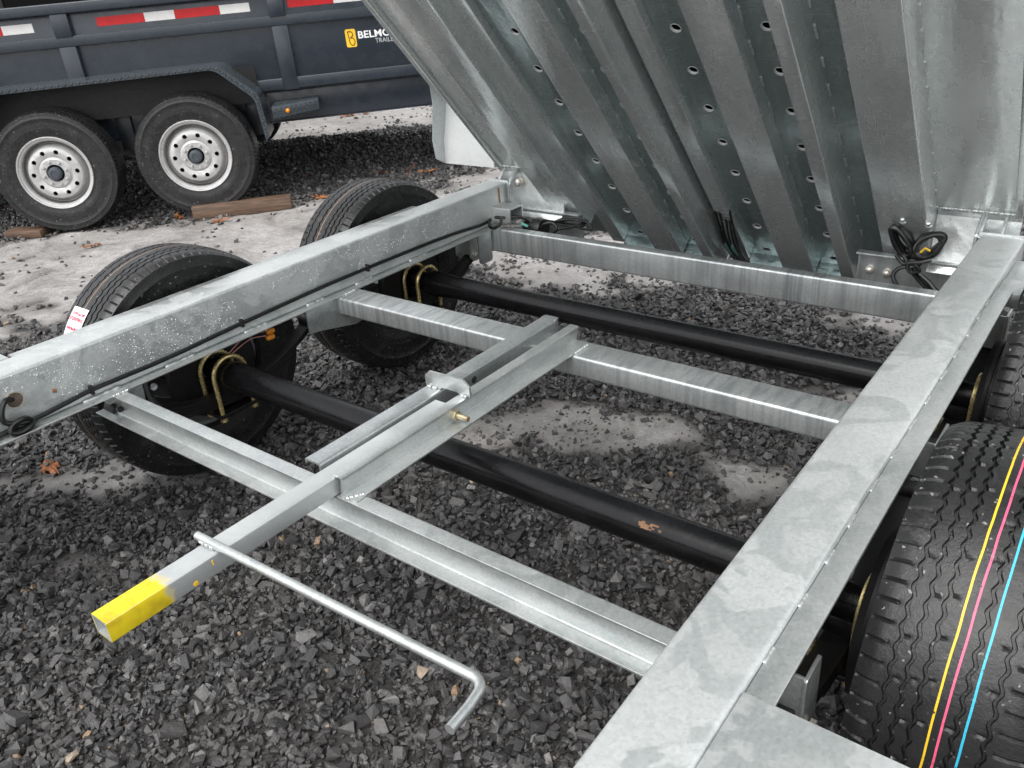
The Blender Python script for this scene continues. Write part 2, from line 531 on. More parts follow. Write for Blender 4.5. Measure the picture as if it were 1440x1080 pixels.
# patches of pale slush: centre, half sizes, direction of the long axis (degrees), strength
SLUSH = [(-4.35, 2.75, 2.9, .98, 52, 1.0), (-2.35, 3.45, 1.0, .42, 10, .95), (-1.38, 2.0, .36, .15, 20, .85), (-1.60, 1.80, .26, .12, 35, .8),
         (-.74, 2.0, .22, .13, -10, .85), (-.72, 2.64, .26, .12, 0, .75), (-.66, 3.36, .38, .2, 0, .8), (-2.55, .90, .42, .13, 40, .62),
         (-2.2, .62, .3, .10, 30, .5), (-6.7, 6.6, 3.4, .75, 47, 1.1), (-1.2, 4.2, .8, .25, 0, .7), (-3.3, 5.2, 1.3, .5, 40, .8), (.45, 1.2, .25, .9, 0, .6), (1.5, -8.5, 9.0, 5.5, 20, 1.0), (9.0, 3.0, 7.0, 9.0, 0, 1.0), (-13, -6, 7, 6, 0, 1.0)]
def slush(x, y):
    s = np.zeros_like(x)
    for (cx, cy, a, b, d, k) in SLUSH:
        c, q = math.cos(rad(d)), math.sin(rad(d))
        u = ((x - cx) * c + (y - cy) * q) / a; v = (-(x - cx) * q + (y - cy) * c) / b
        s = np.maximum(s, k * np.clip(1.35 - np.sqrt(u * u + v * v), 0, 1) ** .7)
    return np.clip(s + ((fbm(x, y, 2.6, 11) - .5) * .9 + (fbm(x, y, 9.0, 15, 3) - .5) * .7) * np.clip(s * 4, 0, 1), 0, 1.2)
def berm(x, y):
    cx, cy, d = -5.55, 5.0, 33
    c, q = math.cos(rad(d)), math.sin(rad(d))
    u = ((x - cx) * c + (y - cy) * q); v = (-(x - cx) * q + (y - cy) * c)
    return np.exp(-(v / .42) ** 2) * np.clip(1.25 - np.abs(u) / 2.2, 0, 1)
def height(x, y):
    s = slush(x, y)
    return (fbm(x, y, 1.6, 3) - .5) * .022 + np.clip(s - .35, 0, .5) * .022 + berm(x, y) * (.15 + .06 * (fbm(x, y, 5, 23) - .5)) - .012

def axis_coords(lo, hi, step, far):
    core = list(np.arange(lo, hi + step / 2, step))
    out, d, p = [], step, core[-1]
    while p < far: d *= 1.35; p += d; out.append(p)
    inn, d, p = [], step, core[0]
    while p > -far: d *= 1.35; p -= d; inn.append(p)
    return np.array(inn[::-1] + core + out)
gx = axis_coords(-8.6, 1.4, .035, 160); gy = axis_coords(-.6, 8.6, .035, 160)
GX, GY = np.meshgrid(gx, gy, indexing='ij')
GZ = height(GX, GY)
nx, ny = GX.shape
me = bpy.data.meshes.new('gravel_ground')
vv = np.stack([GX, GY, GZ], -1).reshape(-1, 3)
idx = np.arange(nx * ny).reshape(nx, ny)
ff = np.stack([idx[:-1, :-1], idx[1:, :-1], idx[1:, 1:], idx[:-1, 1:]], -1).reshape(-1, 4)
def fast_mesh(me, vv, ff):
    k = ff.shape[1]
    me.vertices.add(len(vv)); me.vertices.foreach_set('co', vv.astype(np.float32).ravel())
    me.loops.add(ff.size); me.loops.foreach_set('vertex_index', ff.astype(np.int32).ravel())
    me.polygons.add(len(ff)); me.polygons.foreach_set('loop_start', np.arange(0, ff.size, k, dtype=np.int32))
    me.update(calc_edges=True)
fast_mesh(me, vv, ff)
at = me.attributes.new('slush', 'FLOAT', 'POINT')
at.data.foreach_set('value', slush(GX, GY).astype(np.float32).ravel())
me.materials.append(M['ground']); me.shade_smooth()
ground = bpy.data.objects.new('gravel_ground', me); COL.objects.link(ground)
ground['kind'] = 'structure'

# crushed stone: convex chips, all one uncountable mass
def stone_variants(n):
    out = []
    for k in range(n):
        bm = bmesh.new()
        pts = np.array([(x, y, z) for x in (-1, 1) for y in (-1, 1) for z in (-1, 1)], float)
        pts = pts * RNG.uniform(.45, .92, (8, 3)) + RNG.normal(size=(8, 3)) * .09
        pts = np.concatenate([pts, np.eye(3)[RNG.permutation(3)[:2]] * RNG.choice([-1, 1], (2, 1)) * RNG.uniform(.8, 1.1, (2, 1))])
        if k % 4 == 0: pts = pts[RNG.permutation(10)[:8]]
        pts *= np.array([1.25, RNG.uniform(.65, 1.0), RNG.uniform(.40, .80)])
        for p in pts: bm.verts.new(p)
        r = bmesh.ops.convex_hull(bm, input=bm.verts)
        bmesh.ops.delete(bm, geom=[v for v in bm.verts if not v.link_faces], context='VERTS')
        bmesh.ops.triangulate(bm, faces=bm.faces)
        bm.verts.index_update()
        out.append((np.array([v.co[:] for v in bm.verts]), np.array([[v.index for v in f.verts] for f in bm.faces])))
        bm.free()
    return out
VAR = stone_variants(60)
RW = np.array([[_r.x, _r.y, _r.z], [_d.x, _d.y, _d.z], [_f.x, _f.y, _f.z]])
def seen(x, y, margin=.16):
    c = np.stack([x, y, np.zeros_like(x) - 1.405], -1) @ RW.T
    zz = np.maximum(c[:, 2], 1e-3)
    u = c[:, 0] / zz * 29 / 36; v = c[:, 1] / zz * 29 / 36
    return (c[:, 2] > .2) & (np.abs(u) < .5 + margin) & (np.abs(v) < .375 + margin)
def scatter(x0, x1, y0, y1, dens, r0, r1, far0=0, far1=99, keep=.10):
    n = int(dens * (x1 - x0) * (y1 - y0))
    x = RNG.uniform(x0, x1, n); y = RNG.uniform(y0, y1, n)
    d = np.hypot(x, y)
    ok = seen(x, y) & (d >= far0) & (d < far1)
    s = slush(x, y) + (fbm(x, y, 9, 41) - .5) * .6
    bare = np.clip((.66 - s) / .42, 0, 1) ** 1.5
    patch = fbm(x, y, 3.1, 77)
    ok &= RNG.uniform(size=n) < np.maximum(bare, keep * np.clip((patch - .42) * 5, .08, 1.6))
    x, y = x[ok], y[ok]
    r = r0 + (r1 - r0) * RNG.beta(1.4, 3.2, len(x))
    big = RNG.uniform(size=len(x)) < .03
    r[big] *= 1.45
    return x, y, r
parts_xyz = [scatter(-4.0, 1.2, -.3, 3.6, 7500, .0032, .0068, 0, 2.6, .42), scatter(-4.4, 1.4, -.4, 5.2, 4000, .0066, .0148, 0, 4.4, .20),
             scatter(-4.2, 1.2, -.3, 4.4, 420, .0125, .0215, 0, 4.4, .015),
             scatter(-9.0, 2.0, 0, 9.2, 1500, .0085, .021, 4.4, 99, .06), scatter(-8.0, -3.4, 3.4, 7.2, 1500, .011, .026, 4.4, 99, .02)]
allv, allf, allt, off = [], [], [], 0
for (x, y, r) in parts_xyz:
    z = height(x, y)
    sl = slush(x, y)
    which = RNG.integers(0, len(VAR), len(x))
    for k in range(len(VAR)):
        sel = np.where(which == k)[0]
        if not len(sel): continue
        V, F = VAR[k]
        m_ = len(sel)
        q = RNG.normal(size=(m_, 4)) * np.array([1, .55, .55, 1.0]); q /= np.linalg.norm(q, axis=1)[:, None]
        w, a, b, c = q.T
        Rm = np.stack([np.stack([1 - 2 * (b * b + c * c), 2 * (a * b - c * w), 2 * (a * c + b * w)], -1),
                       np.stack([2 * (a * b + c * w), 1 - 2 * (a * a + c * c), 2 * (b * c - a * w)], -1),
                       np.stack([2 * (a * c - b * w), 2 * (b * c + a * w), 1 - 2 * (a * a + b * b)], -1)], 1)
        P = np.einsum('mij,vj->mvi', Rm, V) * r[sel][:, None, None]
        lift = np.where(sl[sel] > .5, RNG.uniform(-.25, .25, m_), RNG.uniform(.10, .95, m_)) * r[sel]
        P += np.stack([x[sel], y[sel], z[sel] + lift], -1)[:, None, :]
        allv.append(P.reshape(-1, 3))
        allf.append((F[None] + (np.arange(m_) * len(V))[:, None, None] + off).reshape(-1, 3))
        allt.append(np.repeat(np.clip(RNG.beta(1.5, 2.2, m_) * .93 + (RNG.uniform(size=m_) < .035) * .30, 0, 1), len(V)))
        off += m_ * len(V)
allv = np.concatenate(allv); allf = np.concatenate(allf); allt = np.concatenate(allt)
me = bpy.data.meshes.new('crushed_stone')
fast_mesh(me, allv, allf)
at = me.attributes.new('tone', 'FLOAT', 'POINT'); at.data.foreach_set('value', allt.astype(np.float32))
me.materials.append(M['stone']); me.shade_flat()
gravel = bpy.data.objects.new('crushed_stone', me); COL.objects.link(gravel)
gravel['kind'] = 'stuff'
print('stones tris', len(allf))

# ------------------------------------------------------------------ wheels (shared meshes)
def tyre_mesh(name, R, W, rim_r, n, mat, grooves, crown=.007, gd=.0065, zig=80, amp=.0026, gw=.0019):
    """tyre about the x axis; the mesh columns follow the zigzag grooves, shoulder sipes are cut across"""
    h = W / 2
    tw = h * .90
    D = R - rim_r
    side = [(-.78, 0), (-.90, .05), (-.945, .22), (-.958, .26), (-.962, .36), (-.974, .365), (-.974, .385), (-.964, .39), (-.966, .55), (-.955, .70), (-.963, .71), (-.963, .735), (-.955, .745), (-.953, .84), (-.945, .905), (-.930, .945)]
    side_in = [(a * h, rim_r + b * D) for (a, b) in side]
    side_in[-1] = (side_in[-1][0], R - .0145)
    ks = [(-tw, 0.0), (tw, 0.0)]
    for g in grooves:
        ks += [(g - gw - .0012, 0.0), (g - gw, 1.0), (g, 1.0), (g + gw, 1.0), (g + gw + .0012, 0.0)]
    ks.sort()
    xs, gdep = [], []
    for i, (x, d) in enumerate(ks):
        xs.append(x); gdep.append(d)
        if i + 1 < len(ks):
            gap = ks[i + 1][0] - x
            m_ = int(gap // .0035)
            for q in range(1, m_ + 1):
                if gap > .004: xs.append(x + gap * q / (m_ + 1)); gdep.append(0.0)
    xs = np.array(xs); gdep = np.array(gdep); seg_t = len(xs)
    q = len(side_in) * 2 + seg_t
    th = np.arange(n) / n * 2 * PI
    tri = lambda a: 4 * np.abs(a - np.floor(a + .5)) - 1
    ph = np.array([.31 * k for k in range(len(grooves))])
    offs = amp * np.clip(1.5 * tri(th[:, None] / (2 * PI) * zig + ph[None, :]), -1, 1)
    kx = np.array([-tw] + list(grooves) + [tw])
    ko = np.concatenate([np.zeros((n, 1)), offs, np.zeros((n, 1))], 1)
    shift = np.stack([np.interp(xs, kx, ko[i]) for i in range(n)])
    xx = xs[None, :] + shift
    X = np.zeros((n, q)); Rr = np.zeros((n, q)); s0 = len(side_in)
    for i, (a, r) in enumerate(side_in):
        X[:, i] = a; Rr[:, i] = r; X[:, q - 1 - i] = -a; Rr[:, q - 1 - i] = r
    base = R - crown * (np.abs(xx) / tw) ** 2.2 - .006 * np.clip((np.abs(xx) / tw - .80) / .20, 0, 1) ** 2
    dep = np.tile(gdep[None, :], (n, 1))
    step_ = max(3, n // zig)
    k = np.arange(n)[:, None]
    sh = (np.abs(xx) > tw * .72) & (gdep[None, :] == 0)
    dep = np.where(sh & ((k % step_) == 0), np.maximum(dep, .55), dep)
    inner_ = np.zeros_like(dep, bool)
    for i_, g in enumerate(grooves):
        sd = 1 if g < 0 else -1
        inner_ |= (np.abs(xx - g - sd * (gw + .006)) < .0042) & (gdep[None, :] == 0) & (((k + 2 * i_) % (2 * step_)) == 3)
    inner_ &= (np.random.default_rng(3).uniform(size=(n, 1)) < .55)
    dep = np.where(inner_, np.maximum(dep, .45), dep)
    X[:, s0:s0 + seg_t] = xx; Rr[:, s0:s0 + seg_t] = base - gd * dep
    ang = th[:, None]
    P = np.stack([X, Rr * np.cos(ang), Rr * np.sin(ang)], -1).reshape(-1, 3)
    idx = np.arange(n * q).reshape(n, q); nxt = np.roll(idx, -1, axis=0)
    F = np.stack([idx[:, :-1], idx[:, 1:], nxt[:, 1:], nxt[:, :-1]], -1).reshape(-1, 4)
    me = bpy.data.meshes.new(name)
    fast_mesh(me, P, F)
    me.materials.append(mat); me.shade_smooth(); me.set_sharp_from_angle(angle=rad(38))
    return me

def wheel_disc(mb, rl, n_holes=10, hole=(.020, .015)):
    """steel wheel seen from outside at +x: lip, well, holed disc, nave; rl = lip radius"""
    k = rl / .225
    mb.lathe([(-.15, rl), (-.15, rl - .012), (-.12, rl - .03), (.02 - .02, rl - .030), (-.040, rl - .030), (-.012, rl - .026), (.004, rl - .018), (.010, rl - .014), (.012, rl - .006), (.022, rl - .002), (.024, rl + .004), (.018, rl + .008), (.008, rl + .004)], 64)
    r0, r1 = .108 * k, .163 * k
    mb.lathe([(-.036, rl - .030), (-.034, rl - .038), (-.016, .176 * k), (.002, r1 + .004), (.008, r1)], 64)
    xf = lambda r: .008 + .006 * math.sin(PI * (r - r0) / (r1 - r0))
    for i in range(n_holes):
        a0 = 2 * PI * i / n_holes
        half = PI / n_holes
        def fn(a, b, deep, a0=a0, half=half):
            an = a0 + a * half; r = (r0 + r1) / 2 + b * (r1 - r0) / 2
            return (xf(r) - deep * .014, r * math.cos(an), r * math.sin(an))
        mb.holed_cell(fn, (hole[1] * k / ((r0 + r1) / 2 * half), hole[0] * .72 * k / ((r1 - r0) / 2)), 16)
    mb.lathe([(.008, r0), (.004, r0 - .008), (.006, .094 * k), (.014, .088 * k), (.014, .056 * k), (.004, .052 * k), (-.03, .052 * k)], 64)
    return mb

def lug_nut_mb(r=.010, L=.018):
    b = MB()
    b.prism([(r * math.cos(k * PI / 3), r * math.sin(k * PI / 3)) for k in range(6)], 'x', 0, L * .7)
    b.lathe([(L * .7, r * .86), (L * .95, r * .6), (L, .0005)], 12)
    return b

# ------------------------------------------------------------------ the galvanized trailer
ROOT = Vector((-1.19, 1.65, 0))
tr = empty('dump_trailer', ROOT)
tag(tr, 'galvanized dump trailer with bare open frame and its bed tipped up', 'trailer')
W0 = T(-ROOT)                      # parts are drawn in world metres
XL0, XL1 = -2.128, -2.026          # left rail
XR0, XR1 = -.357, -.248            # right rail
ZT, ZB = .636, .494

def weld_bead_mesh():
    b = MB()
    rr = random.Random(3)
    prof = [(-.025, .0006)] + [(-.023 + .0042 * k, .0030 + rr.uniform(-.0009, .0011)) for k in range(12)] + [(.026, .0006)]
    b.lathe(prof, 8, 'y')
    return b
BEAD = None
def beads(parent, path, n, s0, s1, size=1.0, axis='y'):
    """stitch welds laid along a line (a, b), each its own piece"""
    global BEAD
    a, b = Vector(path[0]), Vector(path[1])
    d = (b - a).normalized()
    fit = min(1.0, (b - a).length * (s1 - s0) / n * .85 / (.051 * size))
    for k in range(n):
        t = s0 + (s1 - s0) * (k + .5) / n + random.uniform(-.1, .1) / n
        p = a.lerp(b, t)
        q = Vector((0, 1, 0)).rotation_difference(d).to_matrix().to_4x4()
        Mx = T(p) @ q @ Matrix.Diagonal((size, size * fit * random.uniform(.75, 1.15), size, 1))
        if BEAD is None:
            BEAD = weld_bead_mesh().build('weld_bead', M['weld'], parent, Mx, angle=60)
        else:
            o = bpy.data.objects.new('weld_bead', BEAD.data); COL.objects.link(o); o.parent = parent; o.matrix_local = Mx

# side rails -----------------------------------------------------------
def side_rail(x0, x1, y0, y1, inner, label):
    b = MB()
    b.prism(rpoly(rect(x0, x1, ZB, ZT), .009, 4), 'y', y0, y1)
    o = b.build('side_rail', M['galv_wet'], tr, W0)
    o['label'] = label
    s = 1 if inner > 0 else -1
    xi = x1 if s > 0 else x0
    b = MB()                       # bottom flange turned into the frame
    b.prism(rpoly([(min(xi, xi + s * .031) - (.07 if s > 0 else 0), .4885), (max(xi, xi + s * .031) + (.07 if s < 0 else 0), .4885), (max(xi, xi + s * .031) + (.07 if s < 0 else 0), .4938), (min(xi, xi + s * .031) - (.07 if s > 0 else 0), .4938)], .0015, 2), 'y', y0, 2.46)
    b.build('bottom_flange', M['galv'], o, None)
    return o
rail_l = side_rail(XL0, XL1, -.9, 2.535, 1, 'far rail with a black cable along its wet inner face')
rail_r = side_rail(XR0, XR1, -.9, 2.535, -1, 'near rail with wet patches on its top')
for x0, x1, rail in ((XL0, XL1, rail_l), (XR0, XR1, rail_r)):
    b = MB(); b.box(x0 - .004, x1 + .004, 2.5352, 2.542, .47, .642)
    b.build('end_cap', M['galv'], rail, None, bevel=.001)
# upper angle along the outside of each rail
for (xa, xb, rail, s) in ((XR1, XR1 + .0365, rail_r, 1), (XL0 - .0365, XL0, rail_l, -1)):
    b = MB()
    xo = xb if s > 0 else xa
    xi = xa if s > 0 else xb
    L = [(xi + s * .0008, .6235), (xo, .6235), (xo, .6295), (xi + s * .0008, .6295)]
    b.prism(rpoly(L, [0, .001, .002, .0015], 3), 'y', .680, 2.135)
    b.build('upper_strip', M['galv'], rail, None)
beads(rail_r, ((XR1 + .0015, .70, .6297), (XR1 + .0015, 2.1, .6297)), 13, 0, 1, .8)
beads(rail_l, ((XL1 + .003, .70, .4955), (XL1 + .003, 2.1, .4955)), 6, .0, 1, 1.9)
# small brackets behind the upper angle on the right rail
b = MB()
b.box(XR1 + .0005, XR1 + .052, 2.145, 2.245, .585, .620)
b.box(XR1 + .0005, XR1 + .075, 2.262, 2.420, .606, .612)
b.box(XR1 + .0005, XR1 + .070, 2.300, 2.306, .570, .6055)
b.build('outer_bracket', M['galv'], rail_r, None, bevel=.0015)
# cable hole and slot in the left web
b = MB()
b.lathe([(XL1 + .0006, .022), (XL1 + .0016, .022), (XL1 + .0016, .0185), (XL1 - .004, .018)], 24, 'x', (0, .615, .570))
b.build('cable_hole', M['bolt_zinc'], rail_l, None)
b = MB(); b.lathe([(XL1 + .0010, .0005), (XL1 + .0010, .0215)], 20, 'x', (0, .615, .570))
b.build('hole_lining', M['hole_brown'], rail_l, None)
b = MB(); b.sweep([(XL1 + .0005, .679, .608), (XL1 + .0012, .690, .596)], .004, 6)
b.build('weld_scar', M['weld'], rail_l, None)
b = MB(); b.sweep([(XL1 + .0002, .700, .555), (XL1 + .0004, .708, .552)], .005, 8)
b.build('rust_mark', M['rust'], rail_l, None)
# sleet grains clinging to the left web
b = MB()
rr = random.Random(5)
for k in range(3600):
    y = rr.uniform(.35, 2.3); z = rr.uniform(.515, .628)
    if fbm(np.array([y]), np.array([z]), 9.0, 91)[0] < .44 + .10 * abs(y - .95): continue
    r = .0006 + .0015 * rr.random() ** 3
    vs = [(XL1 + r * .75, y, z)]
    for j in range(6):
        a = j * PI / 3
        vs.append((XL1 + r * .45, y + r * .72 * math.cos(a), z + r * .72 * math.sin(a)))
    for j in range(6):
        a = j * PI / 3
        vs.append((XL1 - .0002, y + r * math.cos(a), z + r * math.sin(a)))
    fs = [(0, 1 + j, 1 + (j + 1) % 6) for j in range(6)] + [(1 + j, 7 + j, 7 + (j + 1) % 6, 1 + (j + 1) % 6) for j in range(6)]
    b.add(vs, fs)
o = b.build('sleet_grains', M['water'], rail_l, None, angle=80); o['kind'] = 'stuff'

# cross members ---------------------------------------------------------
t_ = .0055
Cp = [(.860, .4885), (.824, .4885), (.824, .4885 - t_), (.860 - t_, .4885 - t_), (.860 - t_, .397 + t_), (.824, .397 + t_), (.824, .397), (.860, .397)]
b = MB(); b.prism(rpoly(Cp, [.006, .001, .001, .006, .006, .001, .001, .006], 4), 'x', -2.140, -.352)
cm_f = b.build('cross_member', M['galv'], tr, W0)
cm_f['label'] = 'front cross member, an open channel under the yellow-tipped tube'
b = MB(); b.prism(rpoly(rect(1.590, 1.685, .430, .4885), .008, 4), 'x', -2.03, -.352)
cm_m = b.build('cross_member', M['galv_streak'], tr, W0); cm_m['label'] = 'middle box cross member between the two axles'
b = MB(); b.prism(rpoly(rect(2.405, 2.450, .394, .4885), .008, 4), 'x', -2.03, -.352)
cm_r = b.build('cross_member', M['galv_streak'], tr, W0); cm_r['label'] = 'rear cross member with drip streaks below the raised bed'
for (cm, y0, x0) in ((cm_f, .842, -1.995), (cm_m, 1.64, -1.995), (cm_r, 2.42, -1.995)):
    beads(cm, ((x0, y0 - .03, .4905), (x0, y0 + .03, .4905)), 2, .1, .9, 1.3)
beads(cm_f, ((-1.131, .815, .491), (-1.100, .864, .491)), 2, .1, .9, 1.5)
beads(cm_m, ((-1.097, 1.60, .491), (-1.097, 1.66, .491)), 3, .0, 1, 1.2)
b = MB()
for k in (0, 1): b.sweep([(-2.075 + .035 * k, .852, .428), (-2.075 + .035 * k, .842, .428)], .008, 10)
b.build('bolt', M['black_matte'], cm_f, None)

# axles, springs, hangers ------------------------------------------------
AX = [1.203, 2.082]
AZ = .365
XS = {-1: -2.112, 1: -.268}
def leaf_spring(yc, x, parent):
    first = None
    root = None
    for k, (half, th) in enumerate(((.330, .0), (.318, -.0095), (.25, -.019), (.17, -.0285))):
        pts_t, pts_b = [], []
        for i in range(17):
            s = -1 + 2 * i / 16
            y = yc + s * half
            z = .298 + th + .095 * (s * half / .33) ** 2
            pts_t.append((y, z + .0085)); pts_b.append((y, z))
        b = MB(); b.prism(pts_t + pts_b[::-1], 'x', x - .024, x + .024)
        if k == 0:
            for s in (-1, 1):
                b.lathe([(-.026, .010), (-.026, .020), (.026, .020), (.026, .010)], 16, 'x', (x, yc + s * .338, .298 + .104), closed=True)
            root = b.build('leaf_spring', M['black_matte'], parent, W0, bevel=.001)
        else:
            b.build('leaf', M['black_matte'], root, None, bevel=.001)
    b = MB(); b.box(x - .045, x + .045, yc - .07, yc + .07, .243, .255)
    b.build('spring_plate', M['black_metal'], root, None, bevel=.002)
    return root
for ya in AX:
    b = MB()
    prof = [(-2.172, .0005), (-2.172, .032), (-2.165, .034), (-2.06, .034), (-2.058, .046), (-2.00, .046), (-1.93, .0405), (-.45, .0405), (-.38, .046), (-.322, .046), (-.320, .034), (-.215, .034), (-.208, .032), (-.208, .0005)]
    b.lathe(prof, 48, 'x', (0, ya, AZ))
    ax = b.build('axle', M['axle'], tr, W0)
    ax['label'] = 'front black axle tube' if ya < 1.5 else 'rear black axle tube'
    if ya < 1.5:
        b = MB(); rr = random.Random(4); vs, fs = [], []
        for i in range(9):
            for k in range(5):
                a_ = rad(128 + 5.0 * k + rr.uniform(-1, 1)); x_ = -.668 + .0062 * i + rr.uniform(-.002, .002)
                vs.append((x_, ya + .0409 * math.cos(a_), AZ + .0409 * math.sin(a_)))
        for i in range(8):
            for k in range(4):
                if rr.random() < .50 - .10 * abs(k - 1.5): fs.append((i * 5 + k, i * 5 + k + 1, i * 5 + k + 6, i * 5 + k + 5))
        b.add(vs, fs); b.build('rust_scrape', M['rust'], ax, None, angle=80)
    for s in (-1, 1):
        xs = XS[s]
        b = MB(); b.box(xs - .035, xs + .035, ya - .032, ya + .032, .306, .345)
        b.build('spring_seat', M['black_metal'], ax, None, bevel=.003)
        for dx in (-.034, .034):
            pts = [(xs + dx, ya - .056, .236)]
            for k in range(13):
                a = PI - PI * k / 12
                pts.append((xs + dx, ya + .056 * math.cos(a), AZ + .002 + .056 * math.sin(a)))
            pts.append((xs + dx, ya + .056, .236))
            b = MB(); b.sweep(pts, .0070, 10)
            for sy in (-1, 1):
                b.prism([(xs + dx + .011 * math.cos(q * PI / 3), ya + sy * .056 + .011 * math.sin(q * PI / 3)) for q in range(6)], 'z', .2305, .2425)
            b.build('u_bolt', M['brass'], ax, None)
        leaf_spring(ya, xs, tr)
        # brake backing plate and drum
        xd = xs + s * .046
        b = MB()
        b.lathe([(0, .040), (0, .148), (s * .012, .152), (s * .020, .150), (s * .020, .135), (s * .050, .130), (s * .050, .04)], 40, 'x', (xd, ya, AZ))
        b.build('brake_plate', M['black_matte'], ax, None)
# wires with orange connectors by the left front wheel
def bez(p, n=14):
    p = [Vector(q) for q in p]
    out = []
    for i in range(len(p) - 1):
        p0 = p[max(i - 1, 0)]; p1 = p[i]; p2 = p[i + 1]; p3 = p[min(i + 2, len(p) - 1)]
        for k in range(n):
            t = k / n
            out.append(.5 * ((2 * p1) + (-p0 + p2) * t + (2 * p0 - 5 * p1 + 4 * p2 - p3) * t * t + (-p0 + 3 * p1 - 3 * p2 + p3) * t ** 3))
    out.append(p[-1])
    return out
bw = MB()
bw.sweep(bez([(-2.12, 1.24, .41), (-2.09, 1.29, .452), (-2.07, 1.345, .452)]), .0016, 6)
wires = bw.build('brake_wire', M['pink_wire'], tr, W0)
b = MB(); b.sweep(bez([(-2.12, 1.25, .405), (-2.085, 1.30, .44), (-2.067, 1.345, .438)]), .0016, 6); b.build('second_wire', M['pink_wire'], wires, None)
b = MB(); b.sweep(bez([(-2.075, 1.40, .53), (-2.07, 1.385, .49), (-2.07, 1.35, .452)]), .0028, 6); b.build('white_lead', M['white_wire'], wires, None)
for dz in (0, -.019):
    b = MB(); b.lathe([(-.014, .004), (-.012, .0075), (.008, .0095), (.013, .0078), (.0145, .001)], 10, 'y', (-2.066, 1.362 + dz * .2, .447 + dz))
    b.build('wire_nut', M['orange_plastic'], wires, None)

def hanger(y0, y1, x, z0, label=None, plate=True):
    b = MB()
    for s in (-1, 1):
        xx = x + s * .036
        b.prism(rpoly([(y0, z0 + .02), (y0 + .02, z0), (y1 - .02, z0), (y1, z0 + .02), (y1, .4875), (y0, .4875)], .006, 3), 'x', xx - .003, xx + .003)
    b.box(x - .036, x + .036, y0 + .004, y0 + .010, z0 + .03, .486)
    o = b.build('spring_hanger', M['galv'], tr, W0, bevel=.001)
    b = MB(); b.sweep([(x - .05, (y0 + y1) / 2, z0 + .025), (x + .052, (y0 + y1) / 2, z0 + .025)], .0085, 10)
    b.prism([((y0 + y1) / 2 + .014 * math.cos(q * PI / 3), z0 + .025 + .014 * math.sin(q * PI / 3)) for q in range(6)], 'x', x + .041, x + .050)
    b.build('hanger_bolt', M['bolt_zinc'], o, None)
    return o
for s in (-1, 1):
    xs = XS[s]
    hanger(.868, .930, xs, .345)
    hanger(1.592, 1.695, xs, .372)
    hanger(2.330, 2.398, xs, .362)
# visible gusset plates on the left inner side
b = MB()
b.prism(rpoly([(.868, .4875), (.930, .4875), (.918, .340), (.878, .345)], .006, 3), 'x', -2.056, -2.050)
b.build('front_gusset', M['galv_web'], tr, W0, bevel=.001)
b = MB()
b.prism(rpoly([(1.470, .480), (1.470, .405), (1.52, .398), (1.66, .368), (1.69, .372), (1.69, .4880), (1.500, .4880)], .006, 3), 'x', -2.0215, -2.015)
g2 = b.build('middle_gusset', M['galv_web'], tr, W0, bevel=.001)
b = MB(); b.prism([(1.632 + .017 * math.cos(q * PI / 3), .424 + .017 * math.sin(q * PI / 3)) for q in range(6)], 'x', -2.0148, -2.000)
b.build('gusset_bolt', M['rust'], g2, None, bevel=.001)
b = MB()
b.prism(rpoly([(2.318, .4875), (2.318, .375), (2.330, .362), (2.388, .362), (2.396, .372), (2.396, .4875)], .006, 3), 'x', -2.0215, -2.015)
b.build('rear_gusset', M['galv_web'], tr, W0, bevel=.001)

# wheels -------------------------------------------------------------------
GRV = [-.062, -.042, -.022, .026, .060]
me_right = tyre_mesh('tyre', .361, .222, .196, 640, M['tyre_new'], GRV)
me_left = me_right.copy(); me_left.materials[0] = M['tyre_left']
disc = MB(); wheel_disc(disc, .196)
wheel_src = None
def add_wheel(x, y, outward, label, tm):
    global wheel_src
    Rz = Matrix.Identity(4) if outward > 0 else Matrix.Rotation(PI, 4, 'Z')
    Mx = W0 @ T((x + outward * .068, y, .361)) @ Rz
    if wheel_src is None:
        w = disc.build('wheel', M['rim_new'], tr, Mx, angle=40); wheel_src = w
    else:
        w = bpy.data.objects.new('wheel', wheel_src.data); COL.objects.link(w); w.parent = tr; w.matrix_local = Mx
    w['label'] = label
    ty = bpy.data.objects.new('tyre', tm); COL.objects.link(ty); ty.parent = w
    ty.matrix_local = T((-.068, 0, 0)) @ Matrix.Rotation(random.uniform(0, 6), 4, 'X')
    return w
wh_lf = add_wheel(-2.307, AX[0], -1, 'left front wheel with a white paper label on its tread', me_left)
wh_lr = add_wheel(-2.307, AX[1], -1, 'left rear wheel beside the far rail', me_left)
wh_rf = add_wheel(-.072, AX[0], 1, 'right front wheel with yellow, pink and blue tread stripes', me_right)
wh_rr = add_wheel(-.072, AX[1], 1, 'right rear wheel, mostly hidden by the one before it', me_right)

# text helper
def text_mesh(name, body, size, mat, parent, Mx, bold=0.0, extrude=.0006, align='LEFT', xs=1.0):
    cu = bpy.data.curves.new(name, 'FONT')
    cu.body = body; cu.size = size; cu.offset = bold * size; cu.extrude = extrude
    cu.align_x = align; cu.space_character = 1.0 + bold * 1.2
    ob = bpy.data.objects.new(name, cu); COL.objects.link(ob)
    dg = bpy.context.evaluated_depsgraph_get()
    me = bpy.data.meshes.new_from_object(ob.evaluated_get(dg))
    bpy.data.objects.remove(ob)
    me.materials.clear(); me.materials.append(mat)
    if xs != 1.0: me.transform(Matrix.Diagonal((xs, 1, 1, 1)))
    o = bpy.data.objects.new(name, me); COL.objects.link(o)
    o.parent = parent; o.matrix_local = Mx
    return o
